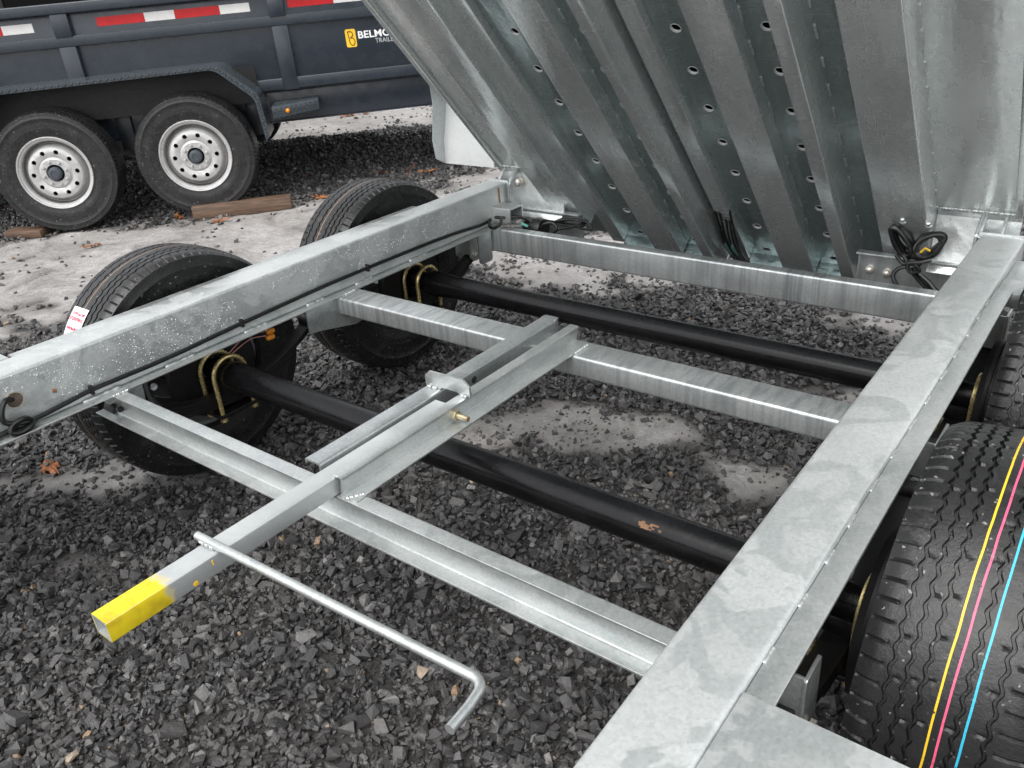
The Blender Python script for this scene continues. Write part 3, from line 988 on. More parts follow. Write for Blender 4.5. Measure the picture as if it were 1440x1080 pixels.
# paper label stuck over the tread of the left front tyre
def on_tread(x, deg, r=.3625):
    a = rad(deg)
    return Vector((x, AX[0] + r * math.cos(a), .361 + r * math.sin(a)))
bl = MB(); vs, fs = [], []
NA = 14
for i in range(NA + 1):
    a = 133.5 + 26 * i / NA
    for k in range(7):
        x = -2.372 + .084 * k / 6
        rx = .3625 - .0055 * (abs(x + 2.307) / .088) ** 2.4
        vs.append(on_tread(x, a, rx))
for i in range(NA):
    for k in range(6):
        fs.append((i * 7 + k, i * 7 + k + 1, (i + 1) * 7 + k + 1, (i + 1) * 7 + k))
bl.add(vs, fs)
lab = bl.build('tyre_label', M['paper'], wh_lf, wh_lf.matrix_basis.inverted() @ W0, angle=80)
def tread_frame(x, deg, r):
    a = rad(deg)
    nrm = Vector((0, math.cos(a), math.sin(a))); ex = Vector((1, 0, 0)); ey = nrm.cross(ex)
    p = on_tread(x, deg, r)
    return Matrix(((ex.x, ey.x, nrm.x, p.x), (ex.y, ey.y, nrm.y, p.y), (ex.z, ey.z, nrm.z, p.z), (0, 0, 0, 1)))
for (body, deg, sz) in (('ST225/75R15', 139.8, .0135),):
    text_mesh('label_print', body, sz, M['red_print'], lab, tread_frame(-2.329, deg, .3634), .02, .0002, 'CENTER', .95)
rr = random.Random(9)
for (deg, h, wd) in ((136.6, .009, .068), (143.6, .008, .062), (147.0, .009, .05), (150.6, .009, .06)):
    Mx = tread_frame(-2.329, deg, .3636)       # lines too small to read: short red strokes
    b = MB(); x = -wd / 2
    while x < wd / 2:
        w_ = rr.uniform(.003, .0055)
        b.box(x, x + .0012, -h / 2, h / 2, 0, .0003, Mx)
        b.box(x + .0012, x + w_, rr.choice((-h / 2, h / 2 - .0013, -.0006)), rr.choice((-h / 2, h / 2 - .0013, -.0006)) + .0013, 0, .0003, Mx)
        x += w_ + .0018
    b.build('label_print', M['red_print'], lab, None, smooth=False)
# raised sidewall letters on the inner side of the left front tyre
for k, ch in enumerate('RIDER'):
    a = rad(-13 + 8.0 * k)
    r = .272
    yy, zz = AX[0] + r * math.sin(a), .361 + r * math.cos(a)
    ex = Vector((0, math.cos(a), -math.sin(a))); ey = Vector((0, math.sin(a), math.cos(a))); nz = Vector((1, 0, 0))
    p = Vector((-2.1998, yy, zz))
    Mx = Matrix(((ex.x, ey.x, nz.x, p.x), (ex.y, ey.y, nz.y, p.y), (ex.z, ey.z, nz.z, p.z), (0, 0, 0, 1)))
    text_mesh('sidewall_letter', ch, .040, M['black_metal'], wh_lf, wh_lf.matrix_basis.inverted() @ W0 @ Mx, .02, .0012, 'CENTER')

# front step plates either side ----------------------------------------------
b = MB(); b.box(XR1 + .0006, .42, .05, .676, .630, .6355); b.box(XR1 + .003, .418, .668, .6738, .57, .6298)
b.build('step_plate', M['galv_wet'], tr, W0, bevel=.0012)['label'] = 'flat step plate joined to the near rail'
b = MB(); b.box(-2.80, XL0 - .0006, .05, .667, .630, .6355); b.box(-2.798, XL0 - .003, .659, .6648, .57, .6298)
b.build('step_plate', M['galv_wet'], tr, W0, bevel=.0012)['label'] = 'flat step plate outside the far rail'

# the locking prop: two guide bars, box, plate, sliding tube, crank handle --------------
b = MB()
b.prism(rpoly([(-1.098, .4890), (-1.098, .4935), (-1.138, .4935), (-1.1275, .5365), (-1.1555, .5365), (-1.1555, .5320), (-1.1340, .5320), (-1.1440, .4890)], [.001, .001, .004, .006, .001, .001, .004, .004], 4), 'y', .830, 1.668)
gb_r = b.build('guide_bar', M['galv'], tr, W0); gb_r['label'] = 'right guide bar with a threaded stud'
b = MB()
b.prism(rpoly([(-1.2085, .4890), (-1.2085, .5350), (-1.2555, .5350), (-1.2555, .524), (-1.2510, .524), (-1.2510, .5305), (-1.2130, .5305), (-1.2130, .4890)], [.001, .007, .004, .001, .001, .003, .004, .001], 4), 'y', .842, 1.676)
b.prism(rpoly([(-1.2555, 1.6765), (-1.2085, 1.6765), (-1.2085, 1.694), (-1.2555, 1.694)], [0, 0, .016, .016], 5), 'z', .4895, .5350)
gb_l = b.build('guide_bar', M['galv_web'], tr, W0); gb_l['label'] = 'left guide bar of the sliding tube'
b = MB(); b.tube_rect(rpoly(rect(-1.1965, -1.1495, .4895, .5312), .006, 3), rpoly(rect(-1.1925, -1.1535, .4935, .5272), .003, 3), 'y', .352, 1.172)
prop = b.build('sliding_tube', M['yellow_tip'], tr, W0); prop['label'] = 'hollow square tube with a yellow painted tip'
b = MB(); b.lathe([(-1.2082, .0005), (-1.2080, .0075), (-1.2084, .0095)], 16, 'x', (0, 1.326, .509)); b.build('bolt_hole', M['hole_shade'], gb_l, None)  # dark disc painted on the bar as the shade of a hole
b = MB(); b.lathe([(-1.2082, .0005), (-1.2084, .0042)], 10, 'x', (0, 1.290, .5075)); b.build('paint_dab', M['white_print'], gb_l, None)
b = MB()
b.prism(rpoly([(-1.2560, .5355), (-1.2560, .562), (-1.2420, .5755), (-1.1400, .578), (-1.1210, .563), (-1.1210, .5372), (-1.1500, .5372), (-1.1580, .5415), (-1.2060, .5415), (-1.2120, .5355)], .0025, 2), 'y', 1.210, 1.2155)
gp = b.build('guide_plate', M['galv'], tr, W0, angle=14)
beads(gp, ((-1.254, 1.207, .537), (-1.216, 1.207, .537)), 2, .1, .9, 1.1)
beads(gp, ((-1.149, 1.207, .5385), (-1.123, 1.207, .5385)), 2, .1, .9, 1.1)
b = MB(); b.sweep([(-1.1385, 1.166, .512), (-1.092, 1.166, .512)], .0062, 14)
for k in range(7): b.lathe([(-.0012, .0062), (0, .0069), (.0012, .0062)], 14, 'x', (-1.120 + .0042 * k, 1.166, .512))
st = b.build('threaded_stud', M['dull_brass'], gb_r, None)
b = MB(); b.prism([(1.166 + .013 * math.cos(q * PI / 3), .512 + .013 * math.sin(q * PI / 3)) for q in range(6)], 'x', -1.1375, -1.1225)
b.build('nut', M['dull_brass'], gb_r, None, bevel=.001)
b = MB(); b.lathe([(-1.0918, .0060), (-1.0910, .0050), (-1.0908, .0005)], 14, 'x', (0, 1.166, .512))
b.build('stud_tip', M['rust'], gb_r, None)
b = MB()
b.lathe([(-1.1493, .0005), (-1.1489, .0040), (-1.1494, .0052)], 12, 'x', (0, .5065, .4995)); b.sweep([(-1.1493, .5445, .5225), (-1.1491, .5455, .5130)], .0013, 5)
b.build('yellow_paint_spot', M['logo_yellow'], prop, None)
pts = [(-1.212, .562, .5392), (-1.0, .5695, .5392), (-.78, .577, .5392)] + [(-.592, .5845, .5392)]
arc = []
for k in range(1, 8):
    a = rad(88 * k / 7)
    arc.append((-.592 + .026 * math.sin(a), .5845 - .026 * (1 - math.cos(a)), .5392))
pts += arc + [(-.5625, .540, .5392), (-.5600, .499, .5392)]
b = MB(); b.sweep(pts, .0080, 16)
rod = b.build('crank_handle', M['galv'], tr, W0); rod['label'] = 'bent round rod welded across the sliding tube'
beads(rod, ((-1.20, .556, .5365), (-1.156, .558, .5365)), 3, 0, 1, 1.1)

# hinge ends of the frame -------------------------------------------------------
b = MB(); b.tube_rect(rpoly(rect(2.430, 2.514, .507, .563), .006, 3), rpoly(rect(2.436, 2.508, .513, .557), .003, 3), 'x', -2.0255, -1.942)
b.build('stub_tube', M['galv'], tr, W0)['label'] = 'open square tube stub on the far rail end'
b = MB(); b.sweep([(XL1 + .001, 2.478, .57), (XL1 + .0015, 2.477, .60), (XL1 + .001, 2.476, .628)], [.004, .003, .0045], 6); b.build('rust_run', M['rust'], tr, W0)
b = MB()   # upright with rounded bolt head
b.prism(rpoly([(2.526, .502), (2.526, .634), (2.610, .70), (2.628, .69), (2.628, .50)], .012, 3), 'x', -2.014, -2.006)
ear = b.build('hinge_ear', M['galv_web'], tr, W0, bevel=.001); ear['label'] = 'hinge ear at the far rail end'
b = MB(); b.lathe([(-2.006, .019), (-1.998, .018), (-1.990, .013), (-1.986, .0006)], 16, 'x', (0, 2.580, .628)); b.build('pin_head', M['bolt_zinc'], ear, None, angle=60)
b = MB(); b.prism(rpoly([(2.526, .502), (2.526, .634), (2.610, .70), (2.628, .69), (2.628, .50)], .012, 3), 'x', -.372, -.364)
ear2 = b.build('hinge_ear', M['galv_web'], tr, W0, bevel=.001); ear2['label'] = 'hinge ear at the near rail end'
def hinge_beam(x0, x1, lab):
    b = MB()
    pf = [(2.600, .400), (2.600, .521), (2.570, .521), (2.570, .5265), (2.606, .5265), (2.606, .400)]
    b.prism(rpoly(pf, [.001, .004, .001, .001, .006, .001], 3), 'x', x0, x1)
    o = b.build('hinge_beam', M['galv_streak'], tr, W0); o['label'] = lab
    return o
hb_l = hinge_beam(-2.005, -1.72, 'hinge beam at the far side')
hb_r = hinge_beam(-.692, -.373, 'hinge beam at the near side with two bolt heads')
b = MB(); b.lathe([(2.5995, .014), (2.593, .013), (2.588, .008), (2.5865, .0005)], 16, 'y', (-.654, 0, .466)); bh = b.build('bolt_head', M['bolt_zinc'], hb_r, None, angle=60)
kid(bh, hb_r, T((.052, 0, -.004)))

# ------------------------------------------------------------------ tipped bed (local: x across, y up along the bed, z towards the ground side)
BA = rad(47.83)
BM = W0 @ Matrix(((1, 0, 0, 0), (0, -math.cos(BA), -math.sin(BA), 2.60), (0, math.sin(BA), -math.cos(BA), .68), (0, 0, 0, 1)))
UT = 2.55
HX = [-1.617, -1.371, -1.088, -.842]
b = MB()
# floor sheet in strips; the hole strips are built cell by cell
edges = [-1.888]
for hx in HX: edges += [hx - .030, hx + .030]
edges += [-.492]
for i in range(0, len(edges) - 1):
    x0, x1 = edges[i], edges[i + 1]
    if i % 2 == 0:
        b.add([(x0, -.425, 0), (x1, -.425, 0), (x1, UT, 0), (x0, UT, 0)], [(0, 1, 2, 3)])
    else:
        hx = (x0 + x1) / 2
        for k in range(19):
            uc = -.388 + .1593 * k
            u0, u1 = (uc - .0797 if k else -.425), (uc + .0797 if k < 18 else UT)
            def fn(a, bb, deep, hx=hx, uc=uc, u0=u0, u1=u1):
                uu = uc + (bb * (u1 - uc) if bb > 0 else bb * (uc - u0))
                return (hx + a * .030, uu, -deep * .007)
            b.holed_cell(fn, (.0142 / .030, .0142 / .0797), 20)
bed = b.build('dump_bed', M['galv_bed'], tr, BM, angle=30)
bed['label'] = 'tipped up dump bed seen from below'
def bpart(mb, name, mat, **kw): return mb.build(name, mat, bed, None, **kw)
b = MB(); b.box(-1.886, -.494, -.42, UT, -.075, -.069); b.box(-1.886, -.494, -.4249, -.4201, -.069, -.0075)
bpart(b, 'dark_hole_backing', M['hole_shade'])  # closed dark backing added behind the floor so its holes look dark
# outer panels
b = MB(); b.box(-.4915, -.272, .008, UT, -.006, 0); bpart(b, 'outer_panel', M['galv_panel'], bevel=.001)
b = MB(); b.box(-2.108, -1.8885, .008, UT, -.006, 0); bpart(b, 'outer_panel', M['galv_panel'], bevel=.001)
# edge lips
b = MB(); b.prism(rpoly([(-2.1085, -.012), (-2.1085, .014), (-2.092, .014), (-2.092, .0004), (-2.1035, .0004), (-2.1035, -.012)], .002, 2), 'y', .008, UT); bpart(b, 'edge_lip', M['galv_beam'])
b = MB(); b.prism(rpoly([(-.2715, -.012), (-.2715, .014), (-.288, .014), (-.288, .0004), (-.2765, .0004), (-.2765, -.012)], .002, 2), 'y', .008, UT); bpart(b, 'edge_lip', M['galv_beam'])
# outer box beams
for (x0, x1, u0) in ((-1.889, -1.752, -.235), (-.630, -.491, -.150)):
    b = MB()
    b.prism(rpoly(rect(x0, x1, .0003, .089), [0, 0, .007, .007], 4), 'y', u0, UT)
    o = bpart(b, 'box_beam', M['galv_plate'])
# deep beams on the right of each slot, shallow on the left
for (xw, h, fw, u0) in ((-1.228, .118, .038, -.40), (-.726, .118, .041, -.43)):
    b = MB(); t2 = .005
    pf = [(xw, .0003), (xw, h), (xw - fw, h), (xw - fw, h - t2), (xw - t2, h - t2), (xw - t2, .0003)]
    b.prism(rpoly(pf, [0, .006, .001, .001, .004, 0], 4), 'y', u0, UT)
    bpart(b, 'deep_beam', M['galv_beam'])
for (xw, h, fw, u0) in ((-1.694, .027, .060, -.44), (-1.152, .027, .056, -.47)):
    b = MB(); t2 = .005
    pf = [(xw, .0003), (xw, h), (xw - fw, h), (xw - fw, h - t2), (xw - t2, h - t2), (xw - t2, .0003)]
    b.prism(rpoly(pf, [0, .004, .001, .001, .003, 0], 3), 'y', u0, UT)
    o = bpart(b, 'shallow_beam', M['galv_beam'])
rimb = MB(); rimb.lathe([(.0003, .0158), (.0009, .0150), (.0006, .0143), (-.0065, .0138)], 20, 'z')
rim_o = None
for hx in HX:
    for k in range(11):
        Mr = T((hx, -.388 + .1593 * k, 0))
        if rim_o is None: rim_o = rimb.build('hole_rim', M['galv_lit'], bed, Mr, angle=60)  # pale tone paints the light caught on the hole walls
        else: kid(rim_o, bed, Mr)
# raised centre plates with folded sides
for (x0, x1) in ((-1.536, -1.417), (-1.014, -.899)):
    b = MB(); b.prism(rpoly(rect(x0, x1, .0003, .055), [0, 0, .004, .004], 4), 'y', -.418, UT)
    bpart(b, 'centre_plate', M['galv_plate'])
# end lips with a long handle slot
def end_lip(x0, x1):
    b = MB()
    pf = [(-.4255, -.004), (-.4255, .058), (-.440, .082), (-.446, .082), (-.431, .057), (-.431, -.004)]
    b.prism(rpoly(pf, [.001, .01, .001, .001, .012, .001], 3), 'x', x0, x1)
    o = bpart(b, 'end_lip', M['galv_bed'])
    xm = (x0 + x1) / 2 + .02
    b = MB(); ring = []
    for k in range(20):
        a = 2 * PI * k / 20
        ring.append((xm + (.045 if math.cos(a) > 0 else -.045) + .014 * math.cos(a), -.4248, .034 + .011 * math.sin(a)))
    b.sweep(ring, .0022, 6, closed=True)
    b.build('slot_rim', M['weld'], o, None)
end_lip(-1.692, -1.2345); end_lip(-1.150, -.7325)
# apron plates under the outer panels, hinge brackets
for (x0, x1, sgn) in ((-.487, -.272, 1), (-2.108, -1.80, -1)):
    b = MB()
    pf = [(.006, .001), (-.018, .010), (-.105, .112), (-.112, .150), (-.118, .150), (-.111, .108), (-.026, .004), (-.004, -.006)]
    b.prism(rpoly(pf, .003, 2), 'x', x0, x1)
    o = bpart(b, 'apron', M['galv_panel'])
    beads(o, ((x0 + .01, .006, .003), (x1 - .01, .006, .003)), 5, 0, 1, 1.7)
    xm = -.335 if sgn > 0 else -2.052
    b = MB()
    for q in (-.026, .026): b.box(xm + q - .004, xm + q + .004, -.062, .004, .004, .085)
    b.box(xm - .022, xm + .022, -.058, -.050, .03, .085)
    b.build('hinge_bracket', M['galv'], o, None, bevel=.001)
b = MB(); b.box(-.630, -.4915, -.12, .004, -.0065, -.0005); bpart(b, 'closing_plate', M['galv_panel'], bevel=.001)
# welds
for (x, d, u0, u1, n) in ((-.7255, .0008, -.25, 1.15, 14), (-.4905, .0008, -.05, 1.15, 14), (-.8985, .0008, -.33, 1.05, 12), (-1.4165, .0008, -.30, .95, 11)):
    beads(bed, ((x, u0, d), (x, u1, d)), n, 0, 1, .95)
# bed sides above the floor and front wall (out of sight from here)
b = MB(); b.box(-.2768, -.2725, .0, UT, -.60, -.0125); bpart(b, 'side_wall', M['galv_panel'])
b = MB(); b.box(-2.1075, -2.1032, .0, UT, -.60, -.0125); bpart(b, 'side_wall', M['galv_panel'])
b = MB(); b.box(-2.103, -.277, UT - .006, UT - .001, -.60, -.012); bpart(b, 'front_wall', M['galv_panel'])
# fenders carried on the bed sides
def fender(s, xin):
    xo = xin + s * .262
    b = MB()
    path = [(-.018, .002), (.045, -.060), (.133, -.195), (.215, -.232), (1.75, -.232), (1.86, -.195), (1.95, -.06), (1.985, .002)]
    def off(p, d): return [(u, z + d) for (u, z) in p]
    lo = path; hi = [(u + (-.004 if u < 1 else .004), z - .004) for (u, z) in path]
    vs = []
    for x in (xin, xo):
        vs += [(x, u, z) for (u, z) in lo]
    n = len(path)
    fs = [(i, i + 1, n + i + 1, n + i) for i in range(n - 1)]
    vs += [(x, u, z) for x in (xin, xo) for (u, z) in hi]
    fs += [(2 * n + i, 3 * n + i, 3 * n + i + 1, 2 * n + i + 1) for i in range(n - 1)]
    fs += [(0, n, 3 * n, 2 * n), (n - 1, 3 * n - 1, 4 * n - 1, 2 * n - 1)]
    fs += [(i, 2 * n + i, 2 * n + i + 1, i + 1) for i in range(n - 1)] + [(n + i, n + i + 1, 3 * n + i + 1, 3 * n + i) for i in range(n - 1)]
    b.add(vs, fs)
    o = bpart(b, 'fender', M['galv_lit'], angle=25)  # pale tone paints the sky light on the rear slope
    # outer skirt with curled edge
    b = MB(); vs, fs = [], []
    sk = [(-.018, .002), (.045, -.060), (.133, -.195), (.215, -.232), (1.75, -.232), (1.86, -.195), (1.95, -.06), (1.985, .002)]
    inn = [(.040, .022), (.104, -.025), (.190, -.138), (.245, -.180), (1.73, -.180), (1.79, -.13), (1.88, -.03), (1.93, .012)]
    for x in (xo, xo + s * .004):
        vs += [(x, u, z) for (u, z) in sk] + [(x, u, z) for (u, z) in inn]
    n = len(sk)
    for k in (0, 2 * n): fs += [(k + i, k + i + 1, k + n + i + 1, k + n + i) for i in range(n - 1)]
    fs += [(i, i + 1, 2 * n + i + 1, 2 * n + i) for i in range(n - 1)] + [(n + i, n + i + 1, 3 * n + i + 1, 3 * n + i) for i in range(n - 1)]
    fs += [(0, n, 3 * n, 2 * n), (n - 1, 2 * n - 1, 4 * n - 1, 3 * n - 1)]
    b.add(vs, fs)
    bpart(b, 'fender_skirt', M['galv_web'], angle=25)
    return o
fender(-1, -2.150)
fender(1, -.230)

# cables ------------------------------------------------------------------------
cp = [(-2.021, .40, .502), (-2.020, .55, .505), (-2.018, .66, .510), (-2.0195, .77, .519), (-2.0195, .80, .520), (-2.019, 1.01, .519), (-2.0195, 1.24, .527), (-2.019, 1.64, .535), (-2.0195, 2.12, .529), (-2.018, 2.33, .517), (-2.016, 2.40, .520)]
b = MB(); b.sweep(bez(cp, 10), .0062, 10)
cab = b.build('wiring_cable', M['cable'], tr, W0); cab['label'] = 'black cable clipped along the far rail'
for yy, zz in ((.785, .5195), (1.245, .5275), (1.75, .534)):
    b = MB(); b.box(-2.0255, -2.0115, yy - .004, yy + .004, zz - .011, zz + .013); b.build('cable_clip', M['black_matte'], cab, None, bevel=.001)
b = MB()   # knot near the front of the rail
kn = [(-2.018, .60, .508), (-2.008, .625, .514), (-2.003, .612, .527), (-2.005, .585, .522), (-2.003, .575, .506), (-2.0, .592, .499), (-2.0, .617, .503), (-2.008, .630, .512), (-2.006, .60, .520), (-2.008, .572, .535), (-2.010, .575, .562), (-2.016, .592, .580), (-2.03, .612, .572)]
b.sweep(bez(kn, 8), .0066, 8); b.build('cable_knot', M['cable'], cab, None)
b = MB()   # loop by the stub tube
lp = [(-2.016, 2.40, .520), (-2.0, 2.38, .530), (-1.99, 2.36, .517), (-1.985, 2.37, .502), (-1.97, 2.40, .508), (-1.975, 2.415, .530), (-1.99, 2.40, .535), (-1.97, 2.43, .528), (-1.93, 2.47, .525), (-1.90, 2.50, .505), (-1.87, 2.49, .495)]
b.sweep(bez(lp, 8), .0062, 8); b.build('cable_loop', M['cable'], cab, None)

def bundle(name, c, ax1, ax2, r1, r2, turns, rad_, seed, label, tail=None):
    rr = random.Random(seed); pts = []
    c, ax1, ax2 = Vector(c), Vector(ax1).normalized(), Vector(ax2).normalized()
    nz = ax1.cross(ax2)
    N = turns * 14
    for k in range(N):
        a = 2 * PI * k / 14
        j = 1 + .16 * math.sin(k * .37 + seed) + rr.uniform(-.04, .04)
        pts.append(c + ax1 * (r1 * j * math.cos(a)) + ax2 * (r2 * (2 - j) * math.sin(a)) + nz * ((k / N - .5) * rad_ * 4 + rr.uniform(-.2, .2) * rad_))
    if tail: pts += [Vector(q) for q in tail]
    b = MB(); b.sweep(bez(pts, 2), rad_, 8)
    o = b.build(name, M['cable'], tr, W0); o['label'] = label
    return o
from_b = lambda x, u, d: Vector((x, 2.60 - math.cos(BA) * u - math.sin(BA) * d, .68 + math.sin(BA) * u - math.cos(BA) * d))
dn = Vector((0, .25, -1))
# right hand bundles hang from two studs on the near box beam
c1 = from_b(-.552, -.012, .116); c2 = from_b(-.484, -.020, .116)
k1 = bundle('cable_bundle', c1, (.45, .2, -.8), (.7, -.2, .3), .050, .020, 9, .0072, 1, 'left coil of black cable hanging under the near box beam', [c1 + Vector((.035, -.02, -.070)), c1 + Vector((.060, -.01, -.105)), c1 + Vector((.12, -.03, -.145))])
k2 = bundle('cable_bundle', c2, (.55, .1, .5), (-.5, .1, .7), .042, .026, 9, .0072, 4, 'right coil of black cable hanging under the near box beam', [c2 + Vector((-.018, -.02, -.060)), c2 + Vector((.020, -.03, -.095)), c2 + Vector((.08, -.05, -.145))])
b = MB(); b.sweep(bez([c1 + Vector((.055, -.015, -.065)), c1 + Vector((.012, -.025, -.070)), c1 + Vector((-.006, -.032, -.092)), c1 + Vector((.008, -.04, -.118)), c1 + Vector((.045, -.05, -.140)), c1 + Vector((.15, -.055, -.150))]), .0062, 8)
b.build('hanging_loop', M['cable'], k1, None)
b = MB(); b.sweep(bez([c1 + Vector((-.01, -.022, -.035)), c1 + Vector((.015, -.024, -.058)), c1 + Vector((.040, -.028, -.050)), c1 + Vector((.060, -.026, -.072)), c1 + Vector((.036, -.024, -.080)), c1 + Vector((.028, -.028, -.055)), c1 + Vector((.062, -.03, -.045)), c2 + Vector((.02, -.03, -.03))]), .006, 8); b.build('tie_strand', M['cable'], k1, None)
b = MB(); b.sweep([c2 + Vector((-.012, -.03, -.012)), c2 + Vector((.0, -.036, .004)), c2 + Vector((.012, -.03, -.004))], .0035, 6); b.build('yellow_lead', M['logo_yellow'], k2, None)
for c in (c1, c2):
    p = c + Vector((-.004, -.012, .060))
    b = MB(); b.lathe([(0, .010), (.010, .010), (.014, .006), (.026, .006), (.028, .0005)], 10, 'z')
    b.build('stud', M['weld'], tr, W0 @ T(p) @ Matrix.Rotation(rad(50), 4, 'X'))
# left hand bundle under the far box beam
c3 = from_b(-1.745, -.105, .150)
k3 = bundle('cable_bundle', c3, (1, .1, .05), (.1, -.4, .8), .060, .016, 4, .0042, 8, 'coil of thin black cable under the far box beam', [c3 + Vector((-.05, -.02, -.03)), c3 + Vector((-.08, -.03, -.065)), c3 + Vector((-.075, -.03, -.10))])
b = MB(); b.sweep(bez([c3 + Vector((.03, -.01, .01)), c3 + Vector((.075, -.01, .012)), c3 + Vector((.10, -.015, -.012)), c3 + Vector((.055, -.015, -.014)), c3 + Vector((.015, -.01, 0))]), .0042, 8); b.build('side_loop', M['cable'], k3, None)
b = MB()   # hanging lead to the far hub
b.sweep(bez([(-1.93, 2.50, .50), (-1.89, 2.53, .485), (-1.86, 2.50, .475), (-1.83, 2.49, .50), (-1.80, 2.50, .508), (-1.775, 2.50, .495), (-1.785, 2.49, .47)]), .0055, 8)
b.lathe([(-1.93, .001), (-1.93, .035), (-1.87, .045), (-1.85, .040), (-1.85, .001)], 20, 'x', (0, 2.52, .470))
pl = b.build('cable_plug', M['cable'], tr, W0); pl['label'] = 'black cable plug beside the stub tube'
b = MB(); b.sweep([(-1.915, 2.465, .502), (-1.885, 2.466, .494)], .0055, 8); b.build('teal_wire', M['teal'], pl, None)
# wires in the gap between the two slots
b = MB()
rr = random.Random(2)
for k in range(5):
    x = -1.205 + .013 * k
    b.sweep(bez([from_b(x, -.13 + rr.uniform(-.03, .03), .02), from_b(x + .006, -.22, .055), from_b(x + .004, -.30, .06), from_b(x - .004, -.42, .04)]), .0042, 6)
gw = b.build('gap_wires', M['cable'], tr, W0)
for k in range(2):
    b = MB(); b.sweep([from_b(-1.196 + .025 * k, -.27, .064), from_b(-1.194 + .025 * k, -.35, .060)], .003, 6); b.build('teal_wire', M['teal'], gw, None)
b = MB(); b.box(-1.224, -1.2085, -.42, -.16, -.004, .002); b.box(-1.224, -1.155, -.40, -.17, .0005, .0035)
b.build('cable_opening', M['hole_shade'], tr, BM)  # dark plates painted as the shade of the opening

# ------------------------------------------------------------------ the dark trailer behind
ub = Vector((.680, .733, .012)).normalized(); wb = Vector((-.733, .680, 0)).normalized(); zb = ub.cross(wb)
BO = Vector((-5.7348, 2.4714, 0))
BGM = Matrix(((ub.x, wb.x, zb.x, BO.x), (ub.y, wb.y, zb.y, BO.y), (ub.z, wb.z, zb.z, BO.z), (0, 0, 0, 1)))
bg = empty('dump_trailer', (0, 0, 0), BGM)
tag(bg, 'dark blue-grey dump trailer with silver wheels and red and white tape, parked behind', 'trailer')
def gpart(mb, name, mat, **kw): return mb.build(name, mat, bg, None, **kw)
S0, S1 = -2.0, 3.1
b = MB(); b.box(S0, S1, .285, .300, .72, 1.34); b.box(S0, S1, .30, 2.03, .735, .75); b.box(S0, S1, 2.03, 2.045, .72, 1.34); b.box(S0, S0 + .015, .30, 2.03, .75, 1.34); b.box(S1 - .015, S1, .30, 2.03, .75, 1.34)
body = gpart(b, 'bed_body', M['trailer_paint'], bevel=.002)
for y0 in (.235, 2.03):
    b = MB(); b.prism(rpoly(rect(y0, y0 + .075, 1.312, 1.372), .010, 3), 'x', S0 - .02, S1 + .02); gpart(b, 'top_rail', M['trailer_paint'])
b = MB(); b.prism(rpoly(rect(.250, .2848, 1.118, 1.182), [.004, .004, .004, .010], 3), 'x', S0, S1); gpart(b, 'middle_rail', M['trailer_paint'])
b = MB(); b.prism(rpoly(rect(.246, .2848, .722, .793), [.004, .004, .004, .012], 3), 'x', S0, S1); gpart(b, 'bottom_rail', M['trailer_paint'])
post = None
for s in (-1.10, .228, 1.575, 2.92):
    for (z0, z1, yy, w) in ((1.183, 1.3115, .242, .104), (.794, 1.117, .242, .104)):
        if post is None or True:
            b = MB(); b.box(s - w / 2, s + w / 2, yy, .2846, z0 - .01 if z0 > 1 else .715, z1)
            p = gpart(b, 'side_post', M['trailer_paint'], bevel=.004)
# chassis and darker underparts
b = MB(); b.prism(rpoly(rect(.36, .42, .502, .700), .006, 2), 'x', S0, S1 + .3)
ch = gpart(b, 'chassis_rail', M['trailer_paint'])
b = MB(); b.prism(rpoly(rect(.352, .428, .494, .5015), .002, 2), 'x', S0, S1 + .3); b.prism(rpoly(rect(.352, .428, .7005, .7195), .002, 2), 'x', S0, S1); b.build('flange', M['trailer_paint'], ch, None)
b = MB(); b.prism(rpoly(rect(1.84, 1.90, .502, .700), .006, 2), 'x', S0, S1 + .3); gpart(b, 'chassis_rail', M['trailer_dark'])
b = MB(); b.box(-.49, 1.36, .226, .233, .66, .895); gpart(b, 'wheel_well_shade', M['black_matte'])  # black sheet standing in for the shade under the fender
for s in (-.45, .41, 1.28):
    b = MB(); b.box(s - .05, s + .05, .33, .352, .43, .69); gpart(b, 'spring_hanger', M['trailer_dark'], bevel=.003)
# fender: a bent strip of tread plate
fp = [(-1.393 + .88 + 0, .468)]
prof = [(-.505, .468), (-.49, .735), (-.29, .905), (-.26, .925), (1.14, .938), (1.185, .922), (1.381, .740), (1.400, .468)]
top = [(a, z + .004) for (a, z) in prof]
def strip(mb, path, y0, y1, th=.005):
    n = len(path); vs = []
    for y in (y0, y1):
        vs += [(a, y, z) for (a, z) in path]
    cx = .45
    path2 = [(a - .012 * (1 if a > cx else -1) * (th / .005) * .4, z - th) for (a, z) in path]
    for y in (y0, y1): vs += [(a, y, z) for (a, z) in path2]
    fs = [(i, i + 1, n + i + 1, n + i) for i in range(n - 1)] + [(2 * n + i, 3 * n + i, 3 * n + i + 1, 2 * n + i + 1) for i in range(n - 1)]
    fs += [(i, 2 * n + i, 2 * n + i + 1, i + 1) for i in range(n - 1)] + [(n + i, n + i + 1, 3 * n + i + 1, 3 * n + i) for i in range(n - 1)]
    fs += [(0, n, 3 * n, 2 * n), (n - 1, 3 * n - 1, 4 * n - 1, 2 * n - 1)]
    mb.add(vs, fs)
def smooth_path(p, r=.09, seg=4):
    return rpoly(p + [(p[-1][0], -5), (p[0][0], -5)], [0] + [r] * (len(p) - 2) + [0, 0, 0], seg)[:-2]
sp = smooth_path(prof)
b = MB(); strip(b, sp, -.035, .284)
fen = gpart(b, 'fender', M['tread_plate'], angle=40)
b = MB()
